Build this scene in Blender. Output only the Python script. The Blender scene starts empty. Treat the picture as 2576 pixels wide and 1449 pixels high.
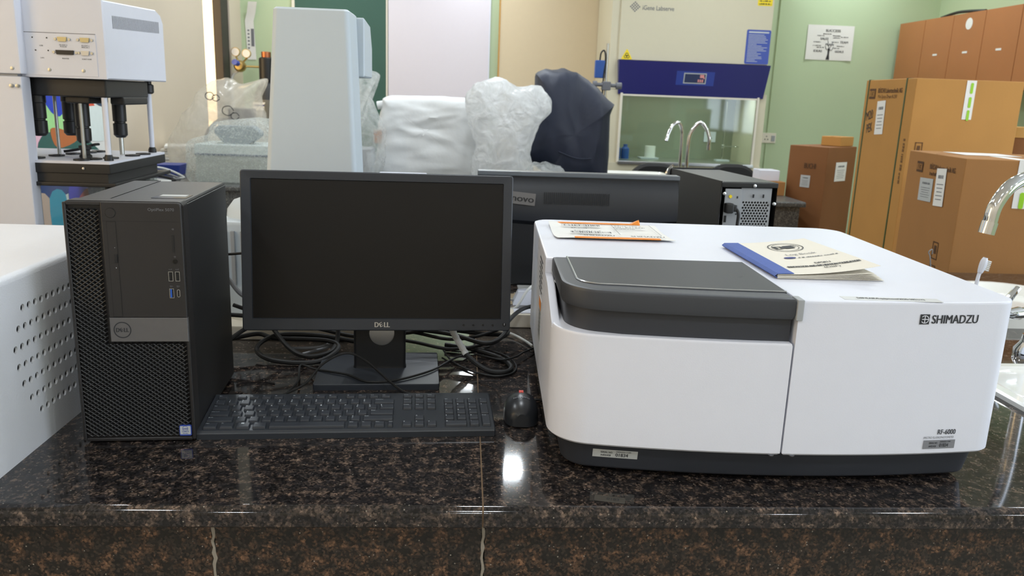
import bpy, bmesh, math, random
from mathutils import Vector, Matrix, noise

R = math.radians
PI = math.pi
BZ = 0.90                      # height of the bench tops above the floor
scene = bpy.context.scene
COL = scene.collection

# ------------------------------------------------------------------ camera
cam_data = bpy.data.cameras.new('camera')
cam = bpy.data.objects.new('camera', cam_data)
COL.objects.link(cam)
scene.camera = cam
_p, _y, _r = R(13.348), R(3.717), R(2.09)
F = Vector((math.sin(_y) * math.cos(_p), math.cos(_y) * math.cos(_p), -math.sin(_p)))
Rt = Vector((math.cos(_y), -math.sin(_y), 0))
U = Rt.cross(F)
R2 = math.cos(_r) * Rt + math.sin(_r) * U
U2 = -math.sin(_r) * Rt + math.cos(_r) * U
m = Matrix((R2, U2, -F)).transposed().to_4x4()
m.translation = (0, 0, BZ + 0.505)
cam.matrix_world = m
cam_data.sensor_fit = 'HORIZONTAL'
cam_data.sensor_width = 36
cam_data.lens = 28.243
cam_data.clip_start = 0.02
cam_data.dof.use_dof = True
cam_data.dof.focus_distance = 1.16
cam_data.dof.aperture_fstop = 11.0

# ------------------------------------------------------------------ world, lights, exposure
world = bpy.data.worlds.new('world')
scene.world = world
world.use_nodes = True
world.node_tree.nodes['Background'].inputs[0].default_value = (0.75, 0.8, 0.9, 1)
world.node_tree.nodes['Background'].inputs[1].default_value = 0.3
scene.view_settings.view_transform = 'Standard'
scene.view_settings.look = 'None'
scene.view_settings.gamma = 1.0
scene.view_settings.use_curve_mapping = False
scene.view_settings.exposure = 0.30
CEIL = 3.0
LAMP_W = 10.0
LAMP_COL = (0.87, 0.94, 1.0)
LAMPS = [(0.36, 5.26)] + [(x, y) for y in (-2.4, -0.6, 2.2, 4.15, 6.0, 7.1) for x in (-1.3, 0.1, 2.0, 3.5)]  # lamps after the first are assumed, rows set to balance the light
for (lx, ly) in LAMPS:
    ld = bpy.data.lights.new('downlight_lamp', 'AREA')
    ld.shape = 'SQUARE'
    ld.size = 0.17
    ld.energy = LAMP_W * (0.72 if ly > 5.5 else 0.75 if ly == 2.2 else 1.0)
    ld.color = LAMP_COL
    lo = bpy.data.objects.new('downlight_lamp', ld)
    COL.objects.link(lo)
    lo.location = (lx, ly, CEIL - 0.035)

# ------------------------------------------------------------------ helpers
def lin(c):
    out = []
    for v in c[:3]:
        v = v / 255.0
        out.append(v / 12.92 if v <= 0.04045 else ((v + 0.055) / 1.055) ** 2.4)
    return (out[0], out[1], out[2], 1.0)

def newmat(name):
    mt = bpy.data.materials.new(name)
    mt.use_nodes = True
    nt = mt.node_tree
    return mt, nt, nt.nodes['Principled BSDF']

def coords(nt, kind='Object'):
    return nt.nodes.new('ShaderNodeTexCoord').outputs[kind]

def pm(name, rgb, rough=0.5, metal=0.0, var=0.06, scale=30.0, bump=0.0, bscale=300.0, spec=0.5, coat=0.0, emit=0.0, emit_rgb=None, trans=0.0):
    """plain procedural material: colour with slight noise variation, optional fine relief"""
    mt, nt, b = newmat(name)
    co = coords(nt)
    n = nt.nodes.new('ShaderNodeTexNoise')
    n.inputs['Scale'].default_value = scale
    n.inputs['Detail'].default_value = 4
    nt.links.new(co, n.inputs['Vector'])
    mix = nt.nodes.new('ShaderNodeMix')
    mix.data_type = 'RGBA'
    c = lin(rgb)
    mix.inputs['A'].default_value = tuple(v * (1 - var) for v in c[:3]) + (1,)
    mix.inputs['B'].default_value = tuple(min(1, v * (1 + var)) for v in c[:3]) + (1,)
    nt.links.new(n.outputs['Fac'], mix.inputs['Factor'])
    nt.links.new(mix.outputs['Result'], b.inputs['Base Color'])
    b.inputs['Roughness'].default_value = rough
    b.inputs['Metallic'].default_value = metal
    b.inputs['Specular IOR Level'].default_value = spec
    b.inputs['Coat Weight'].default_value = coat
    if trans:
        b.inputs['Transmission Weight'].default_value = trans
    if emit:
        b.inputs['Emission Color'].default_value = lin(emit_rgb or rgb)
        b.inputs['Emission Strength'].default_value = emit
    if bump:
        n2 = nt.nodes.new('ShaderNodeTexNoise')
        n2.inputs['Scale'].default_value = bscale
        n2.inputs['Detail'].default_value = 3
        nt.links.new(co, n2.inputs['Vector'])
        bp = nt.nodes.new('ShaderNodeBump')
        bp.inputs['Strength'].default_value = bump
        bp.inputs['Distance'].default_value = 0.002
        nt.links.new(n2.outputs['Fac'], bp.inputs['Height'])
        nt.links.new(bp.outputs['Normal'], b.inputs['Normal'])
    return mt

def granite(name, rough, dark, brown, light, warm=0.5):
    mt, nt, b = newmat(name)
    co = coords(nt)
    def noi(s, d=5, r=0.6):
        n = nt.nodes.new('ShaderNodeTexNoise')
        n.inputs['Scale'].default_value = s
        n.inputs['Detail'].default_value = d
        n.inputs['Roughness'].default_value = r
        nt.links.new(co, n.inputs['Vector'])
        return n
    def ramp(src, stops):
        r = nt.nodes.new('ShaderNodeValToRGB')
        el = r.color_ramp.elements
        el[0].position, el[0].color = stops[0][0], stops[0][1]
        el[1].position, el[1].color = stops[1][0], stops[1][1]
        for s in stops[2:]:
            e = el.new(s[0]); e.color = s[1]
        nt.links.new(src, r.inputs['Fac'])
        return r
    blot = noi(60, 9, 0.72)                                    # brown crystals
    r1 = ramp(blot.outputs['Fac'], [(0.47, lin(dark)), (0.56, tuple(0.6 * a + 0.4 * c for a, c in zip(lin(dark), lin(brown)))), (0.64, lin(brown)), (0.74, lin(light))])
    gv = nt.nodes.new('ShaderNodeTexVoronoi')                  # grain by grain variation
    gv.inputs['Scale'].default_value = 330
    nt.links.new(co, gv.inputs['Vector'])
    gs = nt.nodes.new('ShaderNodeSeparateColor')
    nt.links.new(gv.outputs['Color'], gs.inputs['Color'])
    r2 = ramp(gs.outputs['Green'], [(0.0, (0.25, 0.25, 0.25, 1)), (0.6, (1.0, 1.0, 1.0, 1)), (1.0, (2.1, 2.0, 1.9, 1))])
    mul = nt.nodes.new('ShaderNodeMix'); mul.data_type = 'RGBA'; mul.blend_type = 'MULTIPLY'
    mul.inputs['Factor'].default_value = 1
    nt.links.new(r1.outputs['Color'], mul.inputs['A']); nt.links.new(r2.outputs['Color'], mul.inputs['B'])
    vor = nt.nodes.new('ShaderNodeTexVoronoi')
    vor.inputs['Scale'].default_value = 170
    nt.links.new(co, vor.inputs['Vector'])
    rv = ramp(vor.outputs['Distance'], [(0.10, (1, 1, 1, 1)), (0.20, (0, 0, 0, 1))])
    sep = nt.nodes.new('ShaderNodeSeparateColor')
    nt.links.new(vor.outputs['Color'], sep.inputs['Color'])
    rs = ramp(sep.outputs['Red'], [(0.80, (0, 0, 0, 1)), (0.90, (1, 1, 1, 1))])
    m2 = nt.nodes.new('ShaderNodeMath'); m2.operation = 'MULTIPLY'
    nt.links.new(rv.outputs['Color'], m2.inputs[0]); nt.links.new(rs.outputs['Color'], m2.inputs[1])
    sp = nt.nodes.new('ShaderNodeMix'); sp.data_type = 'RGBA'
    nt.links.new(m2.outputs[0], sp.inputs['Factor'])
    nt.links.new(mul.outputs['Result'], sp.inputs['A'])
    sp.inputs['B'].default_value = lin((150, 142, 130))
    nt.links.new(sp.outputs['Result'], b.inputs['Base Color'])
    b.inputs['Roughness'].default_value = rough
    return mt

def plastic_film(name, rgb, opac, rough=0.18, bscale=14.0, bump=0.6):
    """crumpled translucent plastic film"""
    mt, nt, b = newmat(name)
    co = coords(nt)
    b.inputs['Base Color'].default_value = lin(rgb)
    b.inputs['Roughness'].default_value = rough
    b.inputs['Specular IOR Level'].default_value = 0.6
    n = nt.nodes.new('ShaderNodeTexNoise'); n.inputs['Scale'].default_value = bscale; n.inputs['Detail'].default_value = 5
    n.inputs['Distortion'].default_value = 1.2
    nt.links.new(co, n.inputs['Vector'])
    bp = nt.nodes.new('ShaderNodeBump'); bp.inputs['Strength'].default_value = bump; bp.inputs['Distance'].default_value = 0.03
    nt.links.new(n.outputs['Fac'], bp.inputs['Height']); nt.links.new(bp.outputs['Normal'], b.inputs['Normal'])
    tl_ = nt.nodes.new('ShaderNodeBsdfTranslucent')
    tl_.inputs['Color'].default_value = lin(rgb)
    half = nt.nodes.new('ShaderNodeMixShader')
    half.inputs['Fac'].default_value = 0.45
    nt.links.new(b.outputs[0], half.inputs[1]); nt.links.new(tl_.outputs[0], half.inputs[2])
    tr = nt.nodes.new('ShaderNodeBsdfTransparent')
    rp = nt.nodes.new('ShaderNodeMapRange')
    rp.inputs['From Min'].default_value = 0.35; rp.inputs['From Max'].default_value = 0.65
    rp.inputs['To Min'].default_value = max(0, opac - 0.18); rp.inputs['To Max'].default_value = min(1, opac + 0.18)
    nt.links.new(n.outputs['Fac'], rp.inputs['Value'])
    mx = nt.nodes.new('ShaderNodeMixShader')
    nt.links.new(rp.outputs['Result'], mx.inputs['Fac'])
    nt.links.new(tr.outputs[0], mx.inputs[1]); nt.links.new(half.outputs[0], mx.inputs[2])
    nt.links.new(mx.outputs[0], nt.nodes['Material Output'].inputs['Surface'])
    return mt

def clear_pane(name, tint=(235, 245, 240), refl=0.12):
    mt, nt, b = newmat(name)
    tr = nt.nodes.new('ShaderNodeBsdfTransparent'); tr.inputs[0].default_value = lin(tint)
    gl = nt.nodes.new('ShaderNodeBsdfGlossy'); gl.inputs['Roughness'].default_value = 0.04
    lw = nt.nodes.new('ShaderNodeFresnel'); lw.inputs['IOR'].default_value = 1.5
    ad = nt.nodes.new('ShaderNodeMath'); ad.operation = 'ADD'; ad.inputs[1].default_value = refl
    nt.links.new(lw.outputs[0], ad.inputs[0])
    mx = nt.nodes.new('ShaderNodeMixShader')
    nt.links.new(ad.outputs[0], mx.inputs['Fac'])
    nt.links.new(tr.outputs[0], mx.inputs[1]); nt.links.new(gl.outputs[0], mx.inputs[2])
    nt.links.new(mx.outputs[0], nt.nodes['Material Output'].inputs['Surface'])
    return mt

def obj(name, bm, mat, parent=None, smooth=True, loc=None, rot=None, angle=35):
    if isinstance(bm, bpy.types.Mesh):
        me = bm
    else:
        bmesh.ops.recalc_face_normals(bm, faces=bm.faces[:])
        me = bpy.data.meshes.new(name)
        bm.to_mesh(me)
        bm.free()
        if smooth:
            me.shade_smooth()
            me.set_sharp_from_angle(angle=R(angle))
        if mat:
            me.materials.append(mat)
    o = bpy.data.objects.new(name, me)
    COL.objects.link(o)
    if smooth and len(me.polygons) > 6:
        wn = o.modifiers.new('weighted_normals', 'WEIGHTED_NORMAL')   # keeps large flat faces flat beside their bevels
        wn.keep_sharp = True
        wn.weight = 90
    if parent:
        o.parent = parent
    if loc:
        o.location = loc
    if rot:
        o.rotation_euler = rot
    return o

def tag(o, label, cat=None, group=None, kind=None):
    if label:
        o['label'] = label
    if cat:
        o['category'] = cat
    if group:
        o['group'] = group
    if kind:
        o['kind'] = kind
    return o

def thing(name, label, cat, loc=(0, 0, 0), rz=0.0, group=None):
    o = bpy.data.objects.new(name, None)
    o.empty_display_size = 0.05
    COL.objects.link(o)
    o.location = loc
    o.rotation_euler = (0, 0, rz)
    return tag(o, label, cat, group)

def NB():
    return bmesh.new()

def box(bm, x0, x1, y0, y1, z0, z1, bev=0.0, seg=2):
    vs = [bm.verts.new(p) for p in ((x0, y0, z0), (x1, y0, z0), (x1, y1, z0), (x0, y1, z0), (x0, y0, z1), (x1, y0, z1), (x1, y1, z1), (x0, y1, z1))]
    fs = [bm.faces.new([vs[i] for i in q]) for q in ((3, 2, 1, 0), (4, 5, 6, 7), (0, 1, 5, 4), (1, 2, 6, 5), (2, 3, 7, 6), (3, 0, 4, 7))]
    if bev > 0:
        es = set()
        for f in fs:
            es.update(f.edges)
        bmesh.ops.bevel(bm, geom=list(es), offset=bev, segments=seg, profile=0.5, affect='EDGES')
    return bm

def bx(*a, **k):
    return box(NB(), *a, **k)

def hexa(bm, pts):
    """8 corner points, bottom ring then top ring"""
    vs = [bm.verts.new(p) for p in pts]
    for q in ((3, 2, 1, 0), (4, 5, 6, 7), (0, 1, 5, 4), (1, 2, 6, 5), (2, 3, 7, 6), (3, 0, 4, 7)):
        bm.faces.new([vs[i] for i in q])
    return bm

def cyl(bm, p0, p1, r0, r1=None, seg=16, caps=True):
    p0, p1 = Vector(p0), Vector(p1)
    r1 = r0 if r1 is None else r1
    d = (p1 - p0).normalized()
    a = d.orthogonal().normalized()
    b = d.cross(a)
    A, B = [], []
    for i in range(seg):
        t = 2 * PI * i / seg
        u = a * math.cos(t) + b * math.sin(t)
        A.append(bm.verts.new(p0 + u * r0))
        B.append(bm.verts.new(p1 + u * r1))
    for i in range(seg):
        j = (i + 1) % seg
        bm.faces.new((A[i], A[j], B[j], B[i]))
    if caps:
        bm.faces.new(A[::-1])
        bm.faces.new(B)
    return bm

def lathe(bm, prof, seg=24, c=(0, 0, 0), axis='Z'):
    """prof = [(radius, height)...]"""
    c = Vector(c)
    rings = []
    def P(x, y, z):
        if axis == 'Z':
            return c + Vector((x, y, z))
        if axis == 'Y':
            return c + Vector((x, z, y))
        return c + Vector((z, x, y))
    for r, h in prof:
        if r < 1e-6:
            rings.append([bm.verts.new(P(0, 0, h))])
        else:
            rings.append([bm.verts.new(P(r * math.cos(2 * PI * i / seg), r * math.sin(2 * PI * i / seg), h)) for i in range(seg)])
    for A, B in zip(rings, rings[1:]):
        for i in range(seg):
            j = (i + 1) % seg
            if len(A) == 1 and len(B) == 1:
                continue
            if len(A) == 1:
                bm.faces.new((A[0], B[i], B[j]))
            elif len(B) == 1:
                bm.faces.new((A[i], A[j], B[0]))
            else:
                bm.faces.new((A[i], A[j], B[j], B[i]))
    for ring in (rings[0], rings[-1]):
        if len(ring) > 2:
            bm.faces.new(ring)
    return bm

def spline(pts, n=8, closed=False):
    P = [Vector(p) for p in pts]
    out = []
    N = len(P)
    rng = range(N if closed else N - 1)
    for i in rng:
        if closed:
            a, b, c, d = P[(i - 1) % N], P[i], P[(i + 1) % N], P[(i + 2) % N]
        else:
            a, b, c, d = P[max(i - 1, 0)], P[i], P[i + 1], P[min(i + 2, N - 1)]
        for k in range(n):
            t = k / n
            out.append(0.5 * ((2 * b) + (c - a) * t + (2 * a - 5 * b + 4 * c - d) * t * t + (3 * b - a - 3 * c + d) * t ** 3))
    if not closed:
        out.append(P[-1].copy())
    return out

def tube(bm, pts, r, seg=8, n=8, smooth=True, rfun=None):
    P = spline(pts, n) if smooth else [Vector(p) for p in pts]
    rings = []
    prev = None
    for i, p in enumerate(P):
        d = (P[min(i + 1, len(P) - 1)] - P[max(i - 1, 0)])
        if d.length < 1e-9:
            d = Vector((0, 0, 1))
        d.normalize()
        a = d.orthogonal().normalized() if prev is None else (prev - d * prev.dot(d))
        if a.length < 1e-6:
            a = d.orthogonal()
        a.normalize()
        prev = a
        b = d.cross(a)
        rr = r if rfun is None else rfun(i / (len(P) - 1))
        rings.append([bm.verts.new(p + (a * math.cos(2 * PI * k / seg) + b * math.sin(2 * PI * k / seg)) * rr) for k in range(seg)])
    for A, B in zip(rings, rings[1:]):
        for k in range(seg):
            j = (k + 1) % seg
            bm.faces.new((A[k], A[j], B[j], B[k]))
    bm.faces.new(rings[0][::-1])
    bm.faces.new(rings[-1])
    return bm

def roundpoly(corners, n=6):
    """corners (x, y, r) -> outline with rounded corners"""
    out = []
    N = len(corners)
    for i in range(N):
        x, y, r = corners[i]
        p = Vector((x, y))
        if r <= 0:
            out.append(p)
            continue
        a = (Vector(corners[i - 1][:2]) - p).normalized()
        b = (Vector(corners[(i + 1) % N][:2]) - p).normalized()
        ang = a.angle(b)
        t = r / math.tan(ang / 2)
        c = p + (a + b).normalized() * (r / math.sin(ang / 2))
        s, e = p + a * t, p + b * t
        v0, v1 = s - c, e - c
        full = v0.angle_signed(v1)
        for k in range(n + 1):
            th = full * k / n
            out.append(c + Vector((v0.x * math.cos(-th) - v0.y * math.sin(-th), v0.x * math.sin(-th) + v0.y * math.cos(-th))))
    return out

def offset(poly, d):
    """inset a closed 2D outline by d"""
    N = len(poly)
    area = sum(poly[i].x * poly[(i + 1) % N].y - poly[(i + 1) % N].x * poly[i].y for i in range(N))
    s = 1 if area > 0 else -1
    out = []
    for i in range(N):
        a = poly[i] - poly[i - 1]
        b = poly[(i + 1) % N] - poly[i]
        if a.length < 1e-9 or b.length < 1e-9:
            out.append(poly[i].copy()); continue
        a.normalize(); b.normalize()
        na, nb = Vector((-a.y, a.x)) * s, Vector((-b.y, b.x)) * s
        nn = na + nb
        k = nn.length_squared
        out.append(poly[i] + nn * (2 * d / k if k > 0.2 else d))
    return out

def loft(bm, poly, levels, plane='XY', o=(0, 0, 0)):
    """extrude a 2D outline through (height, inset) levels; plane gives the outline's axes"""
    o = Vector(o)
    def P(u, v, h):
        if plane == 'XY':
            return o + Vector((u, v, h))
        if plane == 'XZ':
            return o + Vector((u, h, v))
        return o + Vector((h, u, v))
    rings = []
    for h, ins in levels:
        q = offset(poly, ins) if ins else poly
        rings.append([bm.verts.new(P(p.x, p.y, h)) for p in q])
    N = len(poly)
    for A, B in zip(rings, rings[1:]):
        for i in range(N):
            j = (i + 1) % N
            bm.faces.new((A[i], A[j], B[j], B[i]))
    bm.faces.new(rings[0][::-1])
    bm.faces.new(rings[-1])
    return bm

def rrect(x0, x1, y0, y1, r, n=5):
    return roundpoly([(x0, y0, r), (x1, y0, r), (x1, y1, r), (x0, y1, r)], n)

_txt = {}
def text_mesh(body, weight):
    key = body
    if key not in _txt:
        cu = bpy.data.curves.new('lettering', 'FONT')
        cu.body = body
        cu.size = 1
        cu.resolution_u = 3
        cu.align_x = 'CENTER'
        t = bpy.data.objects.new('lettering', cu)
        me = bpy.data.meshes.new_from_object(t)
        vs = [v.co.copy() for v in me.vertices]
        fs = [list(p.vertices) for p in me.polygons]
        x0 = min(v.x for v in vs); x1 = max(v.x for v in vs)
        y0 = min(v.y for v in vs); y1 = max(v.y for v in vs)
        _txt[key] = ([((v.x - (x0 + x1) / 2) / (x1 - x0), (v.y - (y0 + y1) / 2) / (y1 - y0)) for v in vs], fs)
        bpy.data.objects.remove(t); bpy.data.curves.remove(cu); bpy.data.meshes.remove(me)
    return _txt[key]

def text(bm, body, c, xd, yd, w, h, weight=0.01, fn=None):
    """lettering that fills a w x h box centred on c; fn may bend points onto a surface"""
    vs, fs = text_mesh(body, weight)
    c, xd, yd = Vector(c), Vector(xd).normalized(), Vector(yd).normalized()
    nrm = xd.cross(yd).normalized()
    d = max(0.0, weight) * h * 1.6
    for n, s in enumerate((0, -1, 1) if d > 0.004 * h else (0,)):     # heavier type: struck again a hair to each side
        V = []
        for u, v in vs:
            p = c + xd * (u * w + s * d) + yd * (v * h)
            p = fn(p) if fn else p
            V.append(bm.verts.new(p + nrm * (0.00004 * n)))
        for f in fs:
            try:
                bm.faces.new([V[i] for i in f])
            except ValueError:
                pass
    return bm

def quad(bm, c, xd, yd, w, h, fn=None):
    c, xd, yd = Vector(c), Vector(xd).normalized(), Vector(yd).normalized()
    P = [c - xd * w / 2 - yd * h / 2, c + xd * w / 2 - yd * h / 2, c + xd * w / 2 + yd * h / 2, c - xd * w / 2 + yd * h / 2]
    bm.faces.new([bm.verts.new(fn(p) if fn else p) for p in P])
    return bm

def barcode(bm, c, xd, yd, w, h, seed=1, n=40):
    rnd = random.Random(seed)
    c, xd, yd = Vector(c), Vector(xd).normalized(), Vector(yd).normalized()
    x = -w / 2
    while x < w / 2:
        bw = rnd.choice((1, 1, 2, 3)) * w / n / 2
        quad(bm, c + xd * (x + bw / 2), xd, yd, bw, h)
        x += bw + rnd.choice((1, 1, 2)) * w / n / 2
    return bm

def scrawl(bm, c, xd, yd, w, h, seed=1, fn=None):
    """print too small to read: a row of short strokes"""
    rnd = random.Random(seed)
    c, xd, yd = Vector(c), Vector(xd).normalized(), Vector(yd).normalized()
    x = -w / 2
    while x < w / 2:
        bw = min(rnd.uniform(0.25, 0.9) * h, w / 2 - x + 1e-4)
        hh = h * rnd.uniform(0.55, 1.0)
        quad(bm, c + xd * (x + bw / 2) + yd * (hh - h) / 2, xd, yd, bw, hh, fn)
        x += bw + h * rnd.choice((0.15, 0.2, 0.5))
    return bm

def shell(bm, g, off):
    """thin sheet: a grid of points (rows) and its copy shifted by off, closed along the edges"""
    off = Vector(off)
    A = [[bm.verts.new(p) for p in r] for r in g]
    B = [[bm.verts.new(Vector(p) + off) for p in r] for r in g]
    nj, ni = len(g), len(g[0])
    for j in range(nj - 1):
        for i in range(ni - 1):
            bm.faces.new((A[j][i], A[j][i + 1], A[j + 1][i + 1], A[j + 1][i]))
            bm.faces.new((B[j][i], B[j + 1][i], B[j + 1][i + 1], B[j][i + 1]))
    for j in range(nj - 1):
        bm.faces.new((A[j][0], A[j + 1][0], B[j + 1][0], B[j][0])); bm.faces.new((A[j][-1], B[j][-1], B[j + 1][-1], A[j + 1][-1]))
    for i in range(ni - 1):
        bm.faces.new((A[0][i], B[0][i], B[0][i + 1], A[0][i + 1])); bm.faces.new((A[-1][i], A[-1][i + 1], B[-1][i + 1], B[-1][i]))
    return bm

def perf_row(bm, o, ud, vd, nd, length, height, holes, r, depth, seg=12):
    """one strip of sheet with round holes centred on its middle line; holes = centre offsets along u"""
    o, ud, vd, nd = Vector(o), Vector(ud), Vector(vd), Vector(nd)
    def V(u, v, d=0.0):
        return bm.verts.new(o + ud * u + vd * v + nd * d)
    half = (holes[1] - holes[0]) / 2 if len(holes) > 1 else r * 1.6
    def Q(u0, u1):
        if u1 - u0 > 1e-6:
            bm.faces.new((V(u0, 0), V(u1, 0), V(u1, height), V(u0, height)))
    if not holes:
        Q(0, length)
        return
    Q(0, holes[0] - half)
    for k, hu in enumerate(holes):
        a, b = hu - half, hu + half
        if k + 1 < len(holes) and holes[k + 1] - half > b + 1e-6:
            Q(b, holes[k + 1] - half)
        cs = [V(a, 0), V(b, 0), V(b, height), V(a, height)]
        t0 = -0.75 * PI
        ring = [V(hu + r * math.cos(t0 + 2 * PI * i / seg), height / 2 + r * math.sin(t0 + 2 * PI * i / seg)) for i in range(seg)]
        back = [V(hu + r * math.cos(t0 + 2 * PI * i / seg), height / 2 + r * math.sin(t0 + 2 * PI * i / seg), -depth) for i in range(seg)]
        q = seg // 4
        for s in range(4):
            arc = [ring[(s * q + i) % seg] for i in range(q + 1)]
            bm.faces.new([cs[s], cs[(s + 1) % 4]] + arc[::-1])
        for i in range(seg):
            j = (i + 1) % seg
            bm.faces.new((ring[i], ring[j], back[j], back[i]))
    Q(holes[-1] + half, length)

def pillow(bm, sil, depth, p=3.0, amp=0.01, freq=6.0, seed=0, nr=12, per=6, zmin=None, ridged=True, o=(0, 0, 0), ctr=None, fs=(1, 1, 1), sharp=False):
    """soft closed body from a front outline (x, z): full in the middle, rounded to front and back"""
    if sharp:
        pts = []
        for i in range(len(sil)):
            a, d = Vector(sil[i]), Vector(sil[(i + 1) % len(sil)])
            pts += [a.lerp(d, k / per) for k in range(per)]
    else:
        pts = [Vector((a.x, a.y)) for a in spline([(x, z, 0) for x, z in sil], per, closed=True)]
    c = Vector(ctr) if ctr else sum(pts, Vector((0, 0))) / len(pts)
    o = Vector(o)
    N = len(pts)
    sides = []
    rim = None
    so = Vector((seed * 13.1, seed * 7.7, seed * 3.3))
    def disp(v):
        q = Vector((v.x * fs[0], v.y * fs[1], v.z * fs[2])) * freq + so
        if ridged:
            d = 1 - 2 * abs(noise.noise(q)) + 0.4 * (1 - 2 * abs(noise.noise(q * 2.3)))
        else:
            d = noise.noise(q) + 0.5 * noise.noise(q * 2.1)
        return d
    for sgn in (-1, 1):
        rings = []
        for k in range(nr + 1):
            t = k / nr
            rr = 1 - (1 - t) ** 1.6 if True else t
            ring = []
            if k == 0:
                ring = [Vector((c.x, sgn * depth / 2, c.y))]
            else:
                for q in pts:
                    w = c + (q - c) * rr
                    y = sgn * depth / 2 * max(0.0, 1 - rr ** p) ** (1 / p)
                    ring.append(Vector((w.x, y, w.y)))
            rings.append(ring)
        sides.append(rings)
    def moved(v):
        dv = Vector((v.x - c.x, v.y, v.z - c.y))
        if dv.length > 1e-6:
            dv.normalize()
        w = v + dv * (disp(v) * amp)
        if zmin is not None:
            w.z = max(w.z, zmin)
        return w + o
    rimv = [bm.verts.new(moved(v)) for v in sides[0][-1]]
    for rings in sides:
        vr = []
        for k, ring in enumerate(rings):
            vr.append(rimv if k == nr else [bm.verts.new(moved(v)) for v in ring])
        for i in range(N):
            j = (i + 1) % N
            bm.faces.new((vr[0][0], vr[1][i], vr[1][j]))
        for A, B in zip(vr[1:], vr[2:]):
            for i in range(N):
                j = (i + 1) % N
                bm.faces.new((A[i], B[i], B[j], A[j]))
    return bm

# ------------------------------------------------------------------ materials
M = {}
M['granite_top'] = granite('granite_top', 0.06, (34, 32, 33), (98, 84, 74), (140, 124, 110))
M['granite_front'] = granite('granite_front', 0.25, (36, 31, 27), (92, 68, 50), (128, 102, 80))
M['granite_far'] = granite('granite_far', 0.3, (80, 83, 84), (108, 108, 105), (130, 128, 122))
M['grout'] = pm('grout', (140, 132, 120), 0.8, bump=0.4)
M['grout_tan'] = pm('grout_tan', (120, 98, 74), 0.8, bump=0.4)
M['green'] = pm('green_wall_paint', (186, 204, 168), 0.55, var=0.04, scale=1.3, bump=0.15, bscale=60)
M['beige_wall'] = pm('beige_wall_paint', (212, 198, 178), 0.6, var=0.05, scale=1.7, bump=0.15, bscale=60)
M['ceil'] = pm('ceiling_paint', (228, 228, 224), 0.8)
M['floor'] = pm('floor_tile', (150, 146, 138), 0.35)
M['white'] = pm('white_enamel', (222, 225, 236), 0.38, var=0.015, bump=0.05, bscale=700)
M['white_grain'] = pm('white_powder_coat', (226, 228, 232), 0.42, var=0.02, bump=0.25, bscale=420)
M['white_cool'] = pm('white_cool_plastic', (198, 209, 217), 0.45, var=0.015)
M['cream'] = pm('cream_plastic', (226, 220, 205), 0.5, var=0.02)
M['cream_steel'] = pm('cream_painted_steel', (210, 203, 178), 0.4, var=0.015)
M['grey_pl'] = pm('grey_plastic', (160, 164, 168), 0.45)
M['dark'] = pm('dark_lid_plastic', (58, 61, 67), 0.45, var=0.03, bump=0.05, bscale=900)
M['dark_top'] = pm('dark_lid_top', (64, 66, 68), 0.5, var=0.04, scale=8, spec=0.3)
M['navy_dark'] = pm('dark_plinth_plastic', (48, 51, 58), 0.45, var=0.03)
M['black'] = pm('black_plastic', (24, 25, 27), 0.42, var=0.05)
M['black_matte'] = pm('black_rubber', (20, 20, 21), 0.6, var=0.05)
M['black_gloss'] = pm('black_gloss', (14, 14, 16), 0.15, var=0.03)
M['case'] = pm('case_steel_black', (32, 32, 33), 0.4, var=0.04, bump=0.1, bscale=900)
M['bezel'] = pm('bezel_plastic', (38, 36, 36), 0.42, var=0.03, bump=0.06, bscale=900)
M['grille'] = pm('grille_plastic', (34, 34, 34), 0.4, var=0.04)
M['band'] = pm('silver_band', (112, 111, 112), 0.33, metal=0.5, var=0.05, scale=120)
M['mon'] = pm('monitor_plastic', (46, 50, 57), 0.4, var=0.03, bump=0.08, bscale=900)
M['screen'] = pm('screen_glass', (18, 17, 17), 0.35, var=0.03, spec=0.3)
M['key'] = pm('key_plastic', (46, 50, 57), 0.4, var=0.04)
M['deck'] = pm('keyboard_deck', (42, 46, 52), 0.38, var=0.04)
M['legend'] = pm('legend_white', (196, 202, 208), 0.6, var=0.01)
M['silver'] = pm('silver_satin', (200, 202, 204), 0.28, metal=1.0, var=0.03)
M['chrome'] = pm('chrome', (228, 230, 232), 0.07, metal=1.0, var=0.01)
M['steel'] = pm('stainless_steel', (190, 190, 182), 0.34, metal=0.85, var=0.06, scale=3)
M['brass'] = pm('brass', (186, 160, 100), 0.34, metal=0.8, var=0.1)
M['gold'] = pm('gold_contacts', (190, 180, 140), 0.4, metal=0.6, var=0.05)
M['hood_liner'] = pm('hood_liner_steel', (146, 148, 130), 0.4, metal=0.35, var=0.06, scale=3)
M['ink'] = pm('black_ink', (42, 44, 48), 0.6, var=0.02)
M['ink_grey'] = pm('grey_ink', (112, 114, 120), 0.6, var=0.02)
M['ink_blue'] = pm('blue_ink', (52, 62, 130), 0.6, var=0.05)
M['paper'] = pm('white_paper', (232, 231, 226), 0.7, var=0.02)
M['paper_cream'] = pm('cream_paper', (234, 229, 216), 0.75, var=0.02)
M['label_silver'] = pm('silver_label', (188, 192, 192), 0.4, var=0.02)
M['label_grey'] = pm('grey_label', (128, 130, 136), 0.45, var=0.02)
M['orange'] = pm('orange_strip', (238, 142, 40), 0.5, var=0.05)
M['yellow'] = pm('yellow_vinyl', (245, 218, 30), 0.45, var=0.02)
M['blue'] = pm('blue_vinyl', (62, 84, 172), 0.45, var=0.03)
M['blue_tape'] = pm('blue_cloth_tape', (58, 88, 168), 0.6, var=0.12, scale=90, bump=0.2)
M['hood_blue'] = pm('hood_navy_panel', (38, 40, 108), 0.3, var=0.04, scale=4)
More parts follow.
